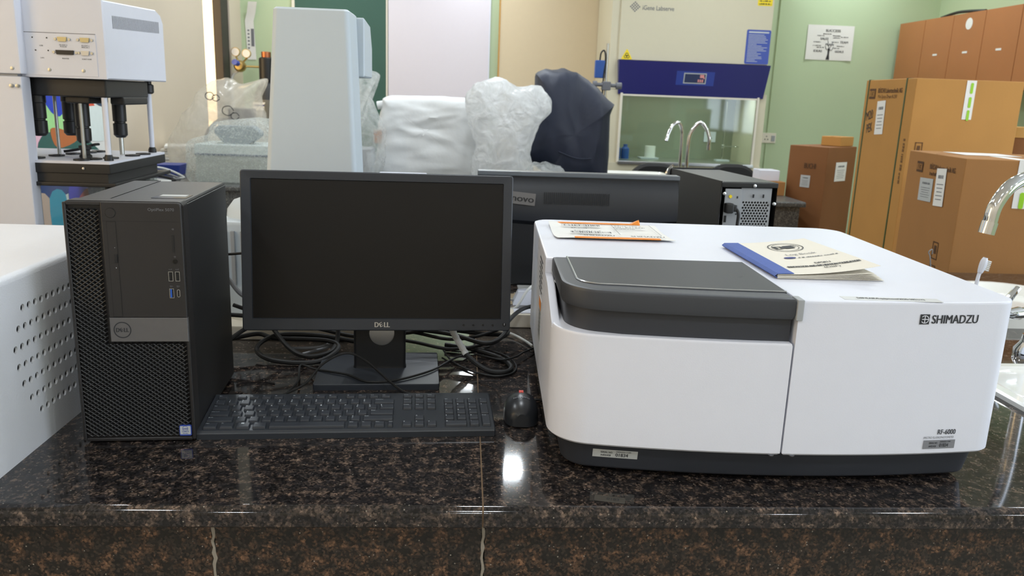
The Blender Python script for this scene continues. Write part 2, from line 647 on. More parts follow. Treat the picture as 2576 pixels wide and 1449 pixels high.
M['hood_key'] = pm('hood_keypad_blue', (46, 66, 150), 0.4, var=0.03)
M['carton'] = pm('corrugated_board', (184, 134, 68), 0.8, var=0.09, scale=6, bump=0.15, bscale=90)
M['carton_b'] = pm('corrugated_board_brown', (162, 114, 62), 0.8, var=0.09, scale=6, bump=0.15, bscale=90)
M['carton_dk'] = pm('corrugated_board_dark', (132, 86, 46), 0.8, var=0.1, scale=5)
M['laminate'] = pm('brown_laminate', (174, 112, 66), 0.45, var=0.05, scale=5)
M['chalk'] = pm('green_chalkboard', (56, 92, 80), 0.6, var=0.06, scale=5)
M['wboard'] = pm('whiteboard', (226, 220, 228), 0.22, var=0.01)
M['beige_panel'] = pm('beige_panel', (216, 198, 166), 0.5, var=0.02)
M['wood'] = pm('pale_wood_edge', (196, 150, 80), 0.5, var=0.1)
M['dark_frame'] = pm('dark_window_frame', (44, 38, 36), 0.5)
M['navy_cloth'] = pm('navy_nylon_cover', (32, 39, 58), 0.55, var=0.12, scale=9, bump=0.3, bscale=30)
M['white_cloth'] = pm('white_cover_sheet', (226, 229, 230), 0.5, var=0.03, scale=14, bump=0.5, bscale=38)
M['film'] = plastic_film('plastic_film', (244, 238, 226), 0.5, bscale=5, bump=0.5, rough=0.15)
M['film_white'] = plastic_film('milky_plastic_film', (240, 242, 243), 0.82, bscale=10, bump=0.9, rough=0.14)
M['film_clear'] = plastic_film('clear_plastic_film', (226, 230, 230), 0.40, rough=0.1, bscale=11)
M['bubble'] = plastic_film('bubble_wrap', (236, 242, 238), 0.32, bscale=90, bump=0.25)
M['pane'] = clear_pane('glass_pane', refl=0.0)
M['bath'] = clear_pane('clear_bath_wall', tint=(245, 248, 247), refl=0.0)
M['ceramic'] = pm('white_ceramic', (236, 236, 230), 0.12, var=0.01, coat=0.5)
M['red'] = pm('red_rubber', (214, 62, 44), 0.5)
M['blue_pl'] = pm('blue_plastic', (40, 84, 160), 0.4)
M['pink'] = pm('pink_plastic', (222, 70, 110), 0.45)
M['usb_blue'] = pm('usb_blue', (40, 92, 190), 0.4)
M['cork'] = pm('tan_cork', (166, 106, 52), 0.8)
M['copper'] = pm('copper', (190, 120, 84), 0.35, metal=1.0)
M['cyl_grey'] = pm('cylinder_paint', (108, 106, 98), 0.5)
M['green_tape'] = pm('green_strap', (62, 84, 50), 0.5)
M['green_neon'] = pm('lime_print', (150, 206, 20), 0.5)
M['cable_w'] = pm('white_cable', (210, 212, 210), 0.45)
M['cable_g'] = pm('grey_cable', (128, 130, 134), 0.45)
M['frost'] = pm('frosted_daylight_pane', (255, 232, 190), 0.6, emit=2.6, emit_rgb=(255, 216, 160))  # glow shared by the far window and the assumed left one
M['assumed_cool'] = pm('assumed_cool_pane', (235, 242, 255), 0.6, emit=4.5, emit_rgb=(225, 236, 255))  # glow of the assumed right window, added to light right-facing sides
M['diffuser'] = pm('lamp_diffuser', (255, 252, 248), 0.5, emit=6.0)

# ================================================================== THE SETTING
XL, XR, YF, YB = -2.0, 4.37, -3.2, 7.6
def struct(name, bm, mat, parent=None, label=None):
    o = obj(name, bm, mat, parent)
    if not parent:
        o['kind'] = 'structure'
    if label:
        o['label'] = label
    return o

struct('floor', bx(XL - 0.2, XR + 0.2, YF - 0.2, YB + 0.2, -0.1, 0.0), M['floor'], label='grey tiled laboratory floor')
struct('ceiling', bx(XL - 0.2, XR + 0.2, YF - 0.2, YB + 0.2, CEIL, CEIL + 0.1), M['ceil'], label='white painted ceiling')
struct('wall_back', bx(XL - 0.2, XR + 0.2, YB, YB + 0.15, 0, CEIL), M['green'], label='pale green back wall behind the cabinets')
b = NB()
box(b, XR, XR + 0.15, YF, -1.3, 0, CEIL); box(b, XR, XR + 0.15, 2.7, YB, 0, CEIL)
box(b, XR, XR + 0.15, -1.3, 2.7, 0, 0.95); box(b, XR, XR + 0.15, -1.3, 2.7, 2.4, CEIL)  # gap left for the assumed cool window
struct('wall_right', b, M['green'], label='pale green right wall behind the brown cabinets')
struct('wall_front', bx(XL - 0.2, XR + 0.2, YF - 0.15, YF, 0, CEIL), M['beige_wall'], label='beige wall behind the viewer')
t = thing('assumed_window_right', 'assumed wide frosted window, unseen, giving cool light in the right wall nearer the viewer', None, (XR, 0.7, 0.95)); t['kind'] = 'structure'  # out of view, assumed; added for cool light from the right
for k in range(4):
    obj('pane', bx(0.08, 0.09, -1.96 + k, -1.04 + k, 0.04, 1.41), M['assumed_cool'], t)  # glowing panes of the added window
for k in range(5):
    obj('assumed_window_post', bx(0.02, 0.12, -2.0 + k if k else -2.0, -1.96 + k if k in (0,) else min(2.0, -1.96 + k), 0, 1.45, 0.003), M['dark_frame'], t)
obj('assumed_window_rail', bx(0.02, 0.12, -2.0, 2.0, 0, 0.04, 0.003), M['dark_frame'], t)
obj('assumed_window_rail', bx(0.02, 0.12, -2.0, 2.0, 1.41, 1.45, 0.003), M['dark_frame'], t)
# left wall with its far window opening and an added, assumed one nearer
WIN = [(6.54, 7.25, 1.05, 2.45), (0.1, 1.5, 1.0, 2.3)]
b = NB()
ys = [YF, 0.1, 1.5, 6.54, 7.25, YB]
for k in range(5):
    y0, y1 = ys[k], ys[k + 1]
    w = [q for q in WIN if abs(q[0] - y0) < 1e-6]
    if w:
        box(b, XL - 0.2, XL, y0, y1, 0, w[0][2])
        box(b, XL - 0.2, XL, y0, y1, w[0][3], CEIL)
    else:
        box(b, XL - 0.2, XL, y0, y1, 0, CEIL)
struct('wall_left', b, M['beige_wall'], label='beige left wall with a lit window at its far end')

def window(name, y0, y1, z0, z1, label, handle):
    t = thing(name, label, None, (XL, (y0 + y1) / 2, z0))
    t['kind'] = 'structure'
    w, h = y1 - y0, z1 - z0
    f = NB()
    fw = 0.035
    for (a, c, d, e) in ((-w / 2, -w / 2 + fw, 0, h), (w / 2 - 0.2, w / 2, 0, h), (-w / 2 + fw, w / 2 - 0.2, 0, fw), (-w / 2 + fw, w / 2 - 0.2, h - fw, h)):
        box(f, -0.14, -0.012, a, c, d, e, 0.004)
    obj('window_frame', f, M['dark_frame'], t)
    obj('pane', bx(-0.09, -0.08, -w / 2 + fw, w / 2 - 0.2, fw, h - fw), M['frost'], t)
    if handle:
        hb = NB()
        tube(hb, [(-0.075, -w / 2 + 0.05, 0.66), (-0.03, -w / 2 + 0.05, 0.665), (-0.028, -w / 2 + 0.06, 0.60), (-0.028, -w / 2 + 0.062, 0.56)], 0.009)
        obj('window_handle', hb, M['black'], t)
    return t
window('window_1', 6.54, 7.25, 1.05, 2.45, 'tall narrow sunlit frosted window with dark frame beside the green wall', True)
window('assumed_window_left', 0.1, 1.5, 1.0, 2.3, 'assumed frosted window, unseen, giving warm light in the left wall nearer the viewer', False)  # unseen window, assumed; added to warm the light from the left

for (lx, ly) in LAMPS:
    t = thing('ceiling_downlight', 'square recessed ceiling downlight', 'lamp', (lx, ly, CEIL), 0, 'ceiling downlights')
    f = NB()
    for (a, c, d, e) in ((-0.11, -0.088, -0.11, 0.11), (0.088, 0.11, -0.11, 0.11), (-0.088, 0.088, -0.11, -0.088), (-0.088, 0.088, 0.088, 0.11)):
        box(f, a, c, d, e, -0.03, 0.0)
    obj('lamp_frame', f, M['white'], t)
    obj('diffuser', bx(-0.088, 0.088, -0.088, 0.088, -0.02, -0.004), M['diffuser'], t)

# boards on the back wall
t = thing('chalkboard', 'dark green chalkboard on the back wall behind the tall white instrument', 'chalkboard', (0, YB, 0))
obj('board', bx(-1.52, -0.72, -0.03, -0.002, BZ - 0.1, 2.55), M['chalk'], t)
f = NB()
box(f, -1.545, -1.52, -0.035, -0.002, BZ - 0.12, 2.57); box(f, -0.72, -0.705, -0.035, -0.002, BZ - 0.12, 2.57)
box(f, -1.545, -0.705, -0.035, -0.002, BZ - 0.145, BZ - 0.12); box(f, -1.545, -0.705, -0.035, -0.002, 2.57, 2.59)
obj('board_frame', f, M['cream'], t)
t = thing('whiteboard', 'large white writing board between the green chalkboard and the beige panel', 'whiteboard', (0, YB, 0))
obj('board', bx(-0.70, 0.20, -0.03, -0.002, BZ - 0.05, 2.6), M['wboard'], t)
f = NB()
box(f, 0.20, 0.212, -0.035, -0.002, BZ - 0.06, 2.61); box(f, -0.70, 0.212, -0.035, -0.002, BZ - 0.075, BZ - 0.05); box(f, -0.70, 0.212, -0.035, -0.002, 2.6, 2.612)
obj('board_frame', f, M['white'], t)
t = thing('cupboard_panel', 'plain beige cupboard door panel with pale wood edge left of the hood', 'cupboard', (0, YB, 0))
obj('door', bx(0.30, 1.42, -0.05, -0.002, 0.05, 2.6), M['beige_panel'], t)
obj('edge_strip', bx(0.287, 0.30, -0.055, -0.002, 0.05, 2.6), M['wood'], t)

# ================================================================== BENCH IN FRONT (island)
def bench_profile(y0, y1):
    # slab with rounded nosing, outline in y, z
    return roundpoly([(y0, -0.028, 0.006), (y1, -0.028, 0.004), (y1, 0.0, 0.004), (y0, 0.0, 0.012)], 5)
bench = thing('island_bench', 'dark brown polished granite laboratory bench in the foreground', 'bench', (0, 0, BZ))
for (x0, x1) in ((-1.55, 0.0325), (0.0345, 2.2)):
    obj('worktop_slab', loft(NB(), bench_profile(0.917, 2.48), [(x0, 0.0), (x1, 0.0)], 'YZ'), M['granite_top'], bench)
b = NB(); box(b, 0.0325, 0.0345, 0.9195, 2.478, -0.026, -0.0008)
obj('joint_grout', b, M['grout_tan'], bench)
for (x0, x1) in ((-1.53, -0.3118), (-0.3072, 0.0332), (0.0378, 2.18)):
    obj('front_panel', bx(x0, x1, 0.945, 0.965, -BZ, -0.028), M['granite_front'], bench)
for (xj) in (-0.3095, 0.0355):
    g = NB()
    P = []
    rnd = random.Random(int(xj * 1000) & 255)
    n = 110
    rows = []
    for k in range(n + 1):
        z = -BZ + (BZ - 0.03) * k / n
        wob = rnd.uniform(-0.0012, 0.0012)
        rows.append([Vector((xj - 0.0020 + wob, 0.9442, z)), Vector((xj + 0.0020 + wob + rnd.uniform(-0.0012, 0.0014), 0.9442, z))])
    shell(g, rows, (0, 0.012, 0))
    obj('joint_grout', g, M['grout'], bench)
for (x0, x1) in ((-1.53, -1.51), (2.16, 2.18)):
    obj('end_panel', bx(x0, x1, 0.965, 2.46, -BZ, -0.028), M['granite_front'], bench)
obj('back_panel', bx(-1.51, 2.16, 2.43, 2.45, -BZ, -0.028), M['granite_front'], bench)
# worn tape left on the granite
b = NB()
loft(b, rrect(-0.02, 0.02, -0.008, 0.008, 0.002, 2), [(0.0002, 0), (0.0006, 0)])
t = thing('tape_remnant', 'small faded label stuck flat on the granite before the big white analyser', 'label', (0.199, 0.945, BZ), R(-14))
obj('tape', b, pm('worn_tape', (70, 66, 60), 0.5), t)
b = NB(); text(b, '0183', (0.004, 0.0, 0.0008), (1, 0, 0), (0, 1, 0), 0.016, 0.006)
obj('print', b, M['ink'], t)

# ================================================================== BENCH BEHIND
b2 = thing('far_bench', 'second granite topped laboratory bench behind the computers', 'bench', (0, 0, BZ))
obj('worktop_slab', loft(NB(), bench_profile(4.30, 5.75), [(-1.98, 0), (1.88, 0)], 'YZ'), M['granite_far'], b2)
obj('front_panel', bx(-1.96, 1.86, 4.33, 4.35, -BZ, -0.028), M['granite_far'], b2)
obj('end_panel', bx(1.84, 1.86, 4.35, 5.73, -BZ, -0.028), M['granite_far'], b2)

# ================================================================== SAFETY CABINET (hood)
hx0, hx1 = 1.18, 2.52
hood = thing('biosafety_cabinet', 'tall cream biosafety cabinet with navy blue control panel and glass front', 'cabinet', (0, 6.84, BZ))
obj('top_housing', bx(hx0, hx1, 0.0, 0.7, 0.60, 1.75, 0.006), M['cream_steel'], hood)
obj('front_cover', bx(hx0 + 0.07, hx1 - 0.005, -0.02, 0.0, 0.84, 1.72, 0.004), M['cream_steel'], hood)
obj('side_housing', bx(hx0, hx0 + 0.125, 0.0, 0.7, 0.0, 0.60, 0.004), M['cream_steel'], hood)
obj('side_housing', bx(hx1 - 0.055, hx1 + 0.02, 0.0, 0.7, 0.0, 0.60, 0.004), M['cream_steel'], hood)
obj('base_tray', bx(hx0, hx1 + 0.02, -0.02, 0.7, -0.09, -0.0, 0.004), M['cream_steel'], hood)
obj('work_surface', bx(hx0 + 0.125, hx1 - 0.055, 0.0, 0.66, 0.0, 0.012), M['steel'], hood)
obj('back_liner', bx(hx0 + 0.125, hx1 - 0.055, 0.56, 0.58, 0.012, 0.60), M['hood_liner'], hood)
ld = bpy.data.lights.new('hood_fill_light', 'AREA'); ld.shape = 'RECTANGLE'; ld.size = 1.0; ld.size_y = 0.03; ld.energy = 2.2; ld.color = (0.95, 1.0, 0.92)  # unseen fill light, added to brighten the hood interior
lo = bpy.data.objects.new('hood_fill_light', ld); COL.objects.link(lo); lo.location = (1.87, 6.84 + 0.12, BZ + 0.588)
obj('hood_fill_strip', bx(1.32, 2.42, 0.10, 0.14, 0.59, 0.60), M['diffuser'], hood)  # glowing strip added above the fill light
obj('front_grille_rail', bx(hx0 + 0.12, hx1 - 0.05, -0.045, -0.005, -0.012, 0.014, 0.004), M['silver'], hood)
b = NB()
hexa(b, [(hx0 + 0.088, -0.02, 0.565), (hx1 - 0.02, -0.02, 0.565), (hx1 - 0.02, 0.05, 0.565), (hx0 + 0.088, 0.05, 0.565),
         (hx0 + 0.07, -0.075, 0.835), (hx1, -0.075, 0.835), (hx1, 0.05, 0.835), (hx0 + 0.07, 0.05, 0.835)])
# control panel leans outward towards its top
obj('control_panel', b, M['hood_blue'], hood)
def hp(x, z):   # a point just off the control panel
    s = (z - 0.565) / 0.27
    return Vector((x, -0.0212 - 0.055 * s, z))
def hfn(p):
    return hp(p.x, p.z)
kp = obj('keypad', quad(NB(), (1.90, 0, 0.71), (1, 0, 0), (0, 0, 1), 0.32, 0.112, fn=lambda p: hp(p.x, p.z)), M['hood_key'], hood)
obj('display_frame', quad(NB(), (1.897, 0, 0.71), (1, 0, 0), (0, 0, 1), 0.19, 0.085, fn=lambda p: hp(p.x, p.z) + Vector((0, -0.001, 0))), M['label_silver'], kp)
obj('display', quad(NB(), (1.897, 0, 0.71), (1, 0, 0), (0, 0, 1), 0.174, 0.069, fn=lambda p: hp(p.x, p.z) + Vector((0, -0.002, 0))), pm('display_dark', (52, 62, 96), 0.25), kp)
b = NB()
for (x, z, w, h) in ((1.955, 0.728, 0.035, 0.026), (1.928, 0.692, 0.012, 0.022), (1.945, 0.692, 0.012, 0.022), (1.962, 0.692, 0.012, 0.022), (1.973, 0.715, 0.01, 0.014)):
    quad(b, (x, 0, z), (1, 0, 0), (0, 0, 1), w, h, fn=lambda p: hp(p.x, p.z) + Vector((0, -0.003, 0)))
obj('display_icons', b, pm('display_pink', (224, 150, 150), 0.4), kp)
obj('sash_glass', bx(hx0 + 0.125, hx1 - 0.055, -0.012, -0.006, 0.016, 0.57), M['pane'], hood)
f = NB(); box(f, hx0 + 0.108, hx0 + 0.128, -0.03, 0.0, 0.0, 0.575, 0.003); box(f, hx1 - 0.068, hx1 - 0.05, -0.03, 0.0, 0.0, 0.575, 0.003); box(f, hx0 + 0.12, hx1 - 0.055, -0.022, 0.0, 0.552, 0.566)
obj('sash_frame', f, M['cream'], hood)
for x in (hx0 + 0.06, hx1 - 0.06):
    for y in (0.03, 0.60):
        obj('stand_leg', bx(x - 0.03, x + 0.03, y, y + 0.06, -BZ, -0.09), M['cream_steel'], hood)
# print on the hood
b = NB()
for i in range(4):
    for j in range(4):
        c = Vector((1.362 + (i - j) * 0.012, -0.0215, 1.257 + (i + j - 3) * 0.0115))
        quad(b, c, (1, 0, 1), (-1, 0, 1), 0.011, 0.011)
obj('emblem', b, M['ink_grey'], hood)
b = NB(); text(b, 'iGene Labserve', (1.555, -0.0215, 1.253), (1, 0, 0), (0, 0, 1), 0.26, 0.036, 0.005)
obj('lettering', b, M['ink_grey'], hood)
b = NB(); loft(b, roundpoly([(1.272, 0.843, 0.006), (1.368, 0.843, 0.006), (1.32, 0.93, 0.006)], 3), [(-0.0215, 0), (-0.021, 0)], 'XZ')
bh = obj('hazard_sticker', b, M['yellow'], hood); bh['label'] = 'yellow triangular biohazard sticker'
b = NB()
for k in range(3):
    a = PI / 2 + k * 2 * PI / 3
    c = Vector((1.32 + 0.012 * math.cos(a), -0.0222, 0.870 + 0.012 * math.sin(a)))
    n = 14
    for s in range(n):
        t0 = a - PI + 0.5 + (2 * PI - 1.0) * s / n; t1 = a - PI + 0.5 + (2 * PI - 1.0) * (s + 1) / n
        def q(t, r):
            return b.verts.new(c + Vector((math.cos(t), 0, math.sin(t))) * r)
        b.faces.new((q(t0, 0.008), q(t1, 0.008), q(t1, 0.013), q(t0, 0.013)))
loft(b, roundpoly([(1.312, 0.870, 0), (1.32, 0.862, 0), (1.328, 0.870, 0), (1.32, 0.878, 0)]), [(-0.0225, 0), (-0.022, 0)], 'XZ')
obj('hazard_symbol', b, M['ink'], bh)
b = NB(); loft(b, rrect(2.308, 2.512, 0.845, 1.118, 0.012, 3), [(-0.0215, 0), (-0.021, 0)], 'XZ')
ns = obj('notice_sticker', b, M['blue'], hood); ns['label'] = 'blue instruction sticker with white text lines'
b = NB()
quad(b, (2.41, -0.0222, 1.098), (1, 0, 0), (0, 0, 1), 0.17, 0.012)
rnd = random.Random(5)
for k in range(18):
    w = rnd.uniform(0.07, 0.17)
    quad(b, (2.325 + w / 2, -0.0222, 1.078 - k * 0.0125), (1, 0, 0), (0, 0, 1), w, 0.004)
obj('printed_lines', b, M['legend'], ns)
b = NB(); loft(b, rrect(2.375, 2.498, 1.307, 1.42, 0.008, 3), [(-0.0215, 0), (-0.021, 0)], 'XZ')
ys_ = obj('warning_sticker', b, M['yellow'], hood)
b = NB(); scrawl(b, (2.436, -0.0222, 1.345), (1, 0, 0), (0, 0, 1), 0.09, 0.012, 3); scrawl(b, (2.436, -0.0222, 1.322), (1, 0, 0), (0, 0, 1), 0.1, 0.012, 4)
obj('warning_print', b, M['ink'], ys_)
# sockets inside and things inside the hood
def socket(name, label, x, y, z, switch, parent=None):
    t = thing(name, label, 'socket', (x, y, z))
    w = 0.135 if switch else 0.11
    obj('cover_plate', bx(-w / 2, w / 2, -0.012, 0, -0.047, 0.047, 0.004), M['cream'] if switch else M['white'], t)
    b = NB(); cx = -0.025 if switch else 0
    for dx, dz in ((0, 0.015), (-0.014, -0.012), (0.014, -0.012)):
        cyl(b, (cx + dx, -0.0135, dz), (cx + dx, -0.010, dz), 0.0055, seg=8)
    obj('pin_holes', b, M['black'], t)
    if switch:
        obj('rocker_switch', bx(0.022, 0.055, -0.018, -0.01, -0.028, 0.024, 0.002), M['grey_pl'], t)
    return t
socket('power_socket', 'white power socket on the steel back inside the glass hood', 2.25, 7.398, BZ + 0.215, False)
socket('wall_socket', 'switched wall socket on the green wall right of the hood', 2.88, 7.598, BZ + 0.215, True)
def bottle(name, label, x, y, z, r, h, mat, capm, grp=None):
    t = thing(name, label, 'bottle', (x, y, z), 0, grp)
    obj('bottle_body', lathe(NB(), [(0, 0), (r, 0), (r, h * 0.7), (r * 0.45, h * 0.86), (r * 0.45, h * 0.92)], 16), mat, t)
    obj('cap', lathe(NB(), [(r * 0.52, h * 0.86), (r * 0.52, h), (0, h)], 12), capm, t)
    return t
for k, x in enumerate((1.35, 1.425)):
    bottle('reagent_bottle', ['left blue reagent bottle inside the glass hood', 'right blue reagent bottle inside the glass hood'][k], x, 7.15, BZ + 0.012, 0.036, 0.125, M['blue_pl'], M['blue_pl'], 'blue bottles in the hood')
bottle('small_bottle', 'small pink bottle beside the blue bottles in the hood', 1.335, 7.06, BZ + 0.012, 0.016, 0.05, M['pink'], M['pink'])
t = thing('tissue_roll', 'white cylindrical roll standing on a white tray inside the hood', 'roll', (1.66, 7.2, BZ + 0.026))
obj('roll', lathe(NB(), [(0.014, 0), (0.047, 0), (0.047, 0.1), (0.014, 0.1), (0.014, 0.0)], 20), M['paper'], t)
o = obj('small_tray', loft(NB(), rrect(1.56, 1.73, 7.12, 7.28, 0.01, 3), [(BZ + 0.012, 0.006), (BZ + 0.026, 0)]), M['white'])
tag(o, 'flat white tray under the paper roll inside the hood', 'tray')
t = thing('clamp_stand', 'thin steel clamp stand with white base inside the hood', 'stand', (2.32, 7.2, BZ + 0.012))
obj('base', bx(-0.06, 0.06, -0.04, 0.04, 0, 0.014, 0.003), M['white'], t)
obj('rod', cyl(NB(), (0, 0, 0.014), (0, 0, 0.52), 0.006, seg=10), M['chrome'], t)
b = NB(); cyl(b, (0.006, 0, 0.13), (0.09, 0, 0.132), 0.004, seg=8); lathe(b, [(0.012, 0.116), (0.016, 0.122), (0.016, 0.14), (0.012, 0.146)], 12); tube(b, [(0.09, 0, 0.132), (0.115, -0.02, 0.132), (0.14, 0, 0.132)], 0.004)
obj('clamp', b, M['steel'], t)

# ================================================================== WALL CABINETS on the right wall
wc = thing('wall_cabinet', 'row of brown laminate wall cabinets above the cartons', 'cabinet', (3.97, 5.42, BZ))
obj('carcass', bx(0.02, 0.395, 0.0, 2.1, 0.69, 1.28), M['laminate'], wc)
for k in range(5):
    y0 = 0.42 * k
    d = obj('door', bx(0.0, 0.018, y0 + 0.003, y0 + 0.417, 0.685, 1.285, 0.002), M['laminate'], wc)
    if k < 4:
        obj('door_tag', bx(-0.0015, -0.0005, y0 + 0.17, y0 + 0.235, 0.975, 0.99), M['paper'], d)
    if k == 2:
        obj('round_tag', lathe(NB(), [(0, -0.0015), (0.045, -0.0015), (0.045, -0.0005), (0, -0.0005)], 16, (0, y0 + 0.2, 1.2), 'X'), M['paper'], d)
# cable running up over the cabinets
tag(obj('wall_cable', tube(NB(), [(4.355, 6.9, BZ + 1.285), (4.355, 6.4, BZ + 1.34), (4.355, 5.9, BZ + 1.52), (4.355, 5.5, BZ + 1.75)], 0.008), M['black']), 'thin dark cable climbing the wall above the brown cabinets', 'cable')
tag(obj('roof_strap', tube(NB(), [(4.02, 6.95, BZ + 1.29), (4.02, 6.7, BZ + 1.312), (4.02, 6.35, BZ + 1.29)], 0.012), M['black']), 'black strap lying on top of the brown wall cabinets', 'strap')
b = NB(); cyl(b, (2.86, 7.592, BZ + 0.27), (2.86, 7.592, CEIL), 0.007, seg=8)
tag(obj('wall_conduit', b, M['green']), 'thin green painted conduit rising from the wall socket', 'conduit')
b = NB(); cyl(b, (2.86, 7.592, 0.0), (2.86, 7.592, BZ + 0.16), 0.007, seg=8)
tag(obj('wall_conduit', b, M['green']), 'thin green painted conduit below the wall socket', 'conduit')

# ================================================================== POSTER with word tree
po = thing('poster', 'white poster of a word tree taped to the green wall', 'poster', (3.36, 7.598, BZ + 1.1))
b = NB()
nx, nz = 10, 8
shell(b, [[Vector((-0.22 + 0.44 * i / nx, -0.003 - 0.02 * max(0, (abs(i / nx - 0.5) * 2 - 0.6)) * (1 - j / nz), -0.155 + 0.31 * j / nz)) for i in range(nx + 1)] for j in range(nz + 1)], (0, 0.001, 0))
obj('sheet', b, M['paper'], po)
b = NB()
yy = -0.0055
for (s, x, z, w, h) in (('SALES', -0.055, 0.035, 0.075, 0.02), ('TEAM', 0.135, 0.008, 0.075, 0.02), ('PLAN', 0.0, -0.016, 0.075, 0.02), ('IDEAS', -0.105, -0.075, 0.08, 0.02), ('GOALS', 0.1, -0.075, 0.08, 0.02)):
    text(b, s, (x, yy, z), (1, 0, 0), (0, 0, 1), w, h, 0.02)
for n, (x, z, w) in enumerate(((-0.03, 0.078, 0.08), (-0.09, 0.062, 0.07), (0.06, 0.064, 0.075), (0.135, 0.054, 0.07), (0.06, 0.046, 0.07), (-0.12, 0.005, 0.07), (0.05, 0.008, 0.065), (-0.12, -0.027, 0.08), (0.105, -0.027, 0.07), (-0.085, -0.043, 0.07), (0.065, -0.046, 0.06))):
    scrawl(b, (x, yy, z), (1, 0, 0), (0, 0, 1), w, 0.008, n)
obj('poster_words', b, M['ink'], po)
b = NB(); text(b, 'SUCCESS', (0.02, yy, 0.108), (1, 0, 0), (0, 0, 1), 0.14, 0.022, 0.02); obj('poster_title', b, M['ink'], po)
b = NB()
loft(b, [Vector(p) for p in ((-0.022, -0.15), (0.012, -0.15), (0.006, -0.1), (0.008, -0.05), (-0.012, -0.05), (-0.01, -0.1))], [(yy, 0), (yy + 0.001, 0)], 'XZ')
for (x, z) in ((-0.04, -0.03), (0.04, -0.035), (-0.02, 0.02), (0.03, 0.01)):
    tube(b, [(-0.002, yy, -0.055), (x * 0.6, yy, z - 0.03), (x, yy, z)], 0.002, seg=4, n=4)
obj('poster_tree', b, M['ink'], po)
# paper tag on the wall by the window
tg = thing('paper_tag', 'long curled paper tag hanging on the green wall above the gas regulator', 'tag', (-1.9, 7.598, BZ + 1.0))
b = NB()
prof = [(0.02, 0.24, -0.05), (0.0, 0.15, -0.028), (-0.025, 0.08, -0.006), (-0.02, -0.05, -0.004), (-0.012, -0.25, -0.004)]
shell(b, [[Vector((x - 0.038, y, z)), Vector((x + 0.038, y, z))] for x, z, y in prof], (0, 0.001, 0))
obj('sheet', b, M['paper'], tg)
b = NB()
quad(b, (0.0, -0.0065, -0.06), (1, 0, 0), (0, 0, 1), 0.026, 0.15)
for k in range(6):
    quad(b, (-0.035, -0.0065, 0.0 - k * 0.03), (1, 0, 0), (0, 0, 1), 0.016, 0.012)
obj('print', b, M['ink_grey'], tg)

# posters on the left wall behind the tablet tester
def wall_poster(label, y0, y1, z0, z1, patches):
    t = thing('picture_poster', label, 'poster', (XL, (y0 + y1) / 2, BZ + z0))
    w, h = y1 - y0, z1 - z0
    obj('sheet', bx(0.001, 0.003, -w / 2, w / 2, 0, h), M['paper'], t)
    for n, (pts, rgb) in enumerate(patches):
        b = NB(); d = 0.0035 + n * 0.0003
        q = [Vector((p[0], p[1], 0)) for p in pts]
        q = spline(q, 4, closed=True)
        b.faces.new([b.verts.new((d, -w / 2 + min(max(p.x, 0), 1) * w, min(max(p.y, 0), 1) * h)) for p in q])
        obj('printed_patch', b, pm('poster_ink', rgb, 0.5), t)
    return t
wall_poster('colourful picture poster on the left wall seen between the tester shafts', 3.80, 4.70, 0.10, 0.62, [
    ([(0, 0.6), (0.4, 0.65), (0.5, 0.2), (0.4, 0), (0, 0)], (170, 226, 150)),
    ([(0, 0.4), (0.12, 0.5), (0.3, 0.1), (0.2, 0), (0, 0)], (236, 190, 205)),
    ([(0.18, 1), (0.55, 1), (0.62, 0.75), (0.42, 0.45), (0.25, 0.62)], (36, 66, 190)),
    ([(0.6, 1), (1, 1), (1, 0.55), (0.8, 0.6), (0.66, 0.7)], (46, 72, 100)),
    ([(0.7, 0.62), (0.82, 0.58), (0.85, 0.52), (0.74, 0.52)], (226, 90, 60)),
    ([(0.6, 0.48), (0.95, 0.52), (0.98, 0.2), (0.7, 0.22)], (226, 236, 232)),
    ([(0.2, 0.28), (0.55, 0.3), (0.9, 0.05), (0.8, 0), (0.2, 0.02)], (52, 98, 90)),
    ([(0.3, 0.34), (0.45, 0.32), (0.6, 0.22), (0.36, 0.16)], (190, 110, 60))])
wall_poster('colourful picture poster low on the left wall seen through the tester bath', 3.80, 4.80, -0.42, 0.08, [
    ([(0, 0.85), (0.45, 0.9), (0.42, 0.75), (0, 0.72)], (70, 84, 140)),
    ([(0.02, 0.72), (0.2, 0.74), (0.24, 0.1), (0.05, 0)], (232, 196, 178)),
    ([(0.2, 0.74), (0.36, 0.74), (0.38, 0.2), (0.24, 0.1)], (66, 170, 200)),
    ([(0.05, 0.3), (0.2, 0.45), (0.34, 0.3), (0.3, 0), (0.1, 0)], (96, 84, 130)),
    ([(0.42, 0.85), (0.8, 0.9), (0.75, 0.4), (0.45, 0.45)], (84, 80, 190)),
    ([(0.46, 0.6), (0.6, 0.75), (0.62, 0.5)], (226, 110, 130)),
    ([(0.5, 1), (0.95, 1), (0.9, 0.9), (0.5, 0.92)], (110, 200, 110))])

# ================================================================== DESKTOP COMPUTER (front left)
TW, TD, TH = 0.154, 0.274, 0.35
pc = thing('desktop_computer', 'black tower computer with diamond grille front beside the keyboard', 'computer', (-0.535, 1.1007, BZ), R(3.73))
b = NB()
loft(b, rrect(0.003, TW - 0.003, 0.006, TH - 0.002, 0.004, 3), [(0.03, 0.0), (TD, 0.0)], 'XZ')
obj('case', b, M['case'], pc)
obj('side_panel', bx(TW - 0.0035, TW - 0.001, 0.034, TD - 0.004, 0.010, TH - 0.006, 0.001), M['case'], pc)
b = NB()
loft(b, rrect(0.0, TW, 0.003, TH, 0.007, 4), [(0.006, 0.0), (0.03, 0.0)], 'XZ')
obj('front_bezel', b, M['bezel'], pc)
for x in (0.02, TW - 0.02):
    for y in (0.05, TD - 0.03):
        obj('foot', lathe(NB(), [(0.009, 0), (0.01, 0.006)], 10, (x, y, 0)), M['black_matte'], pc)
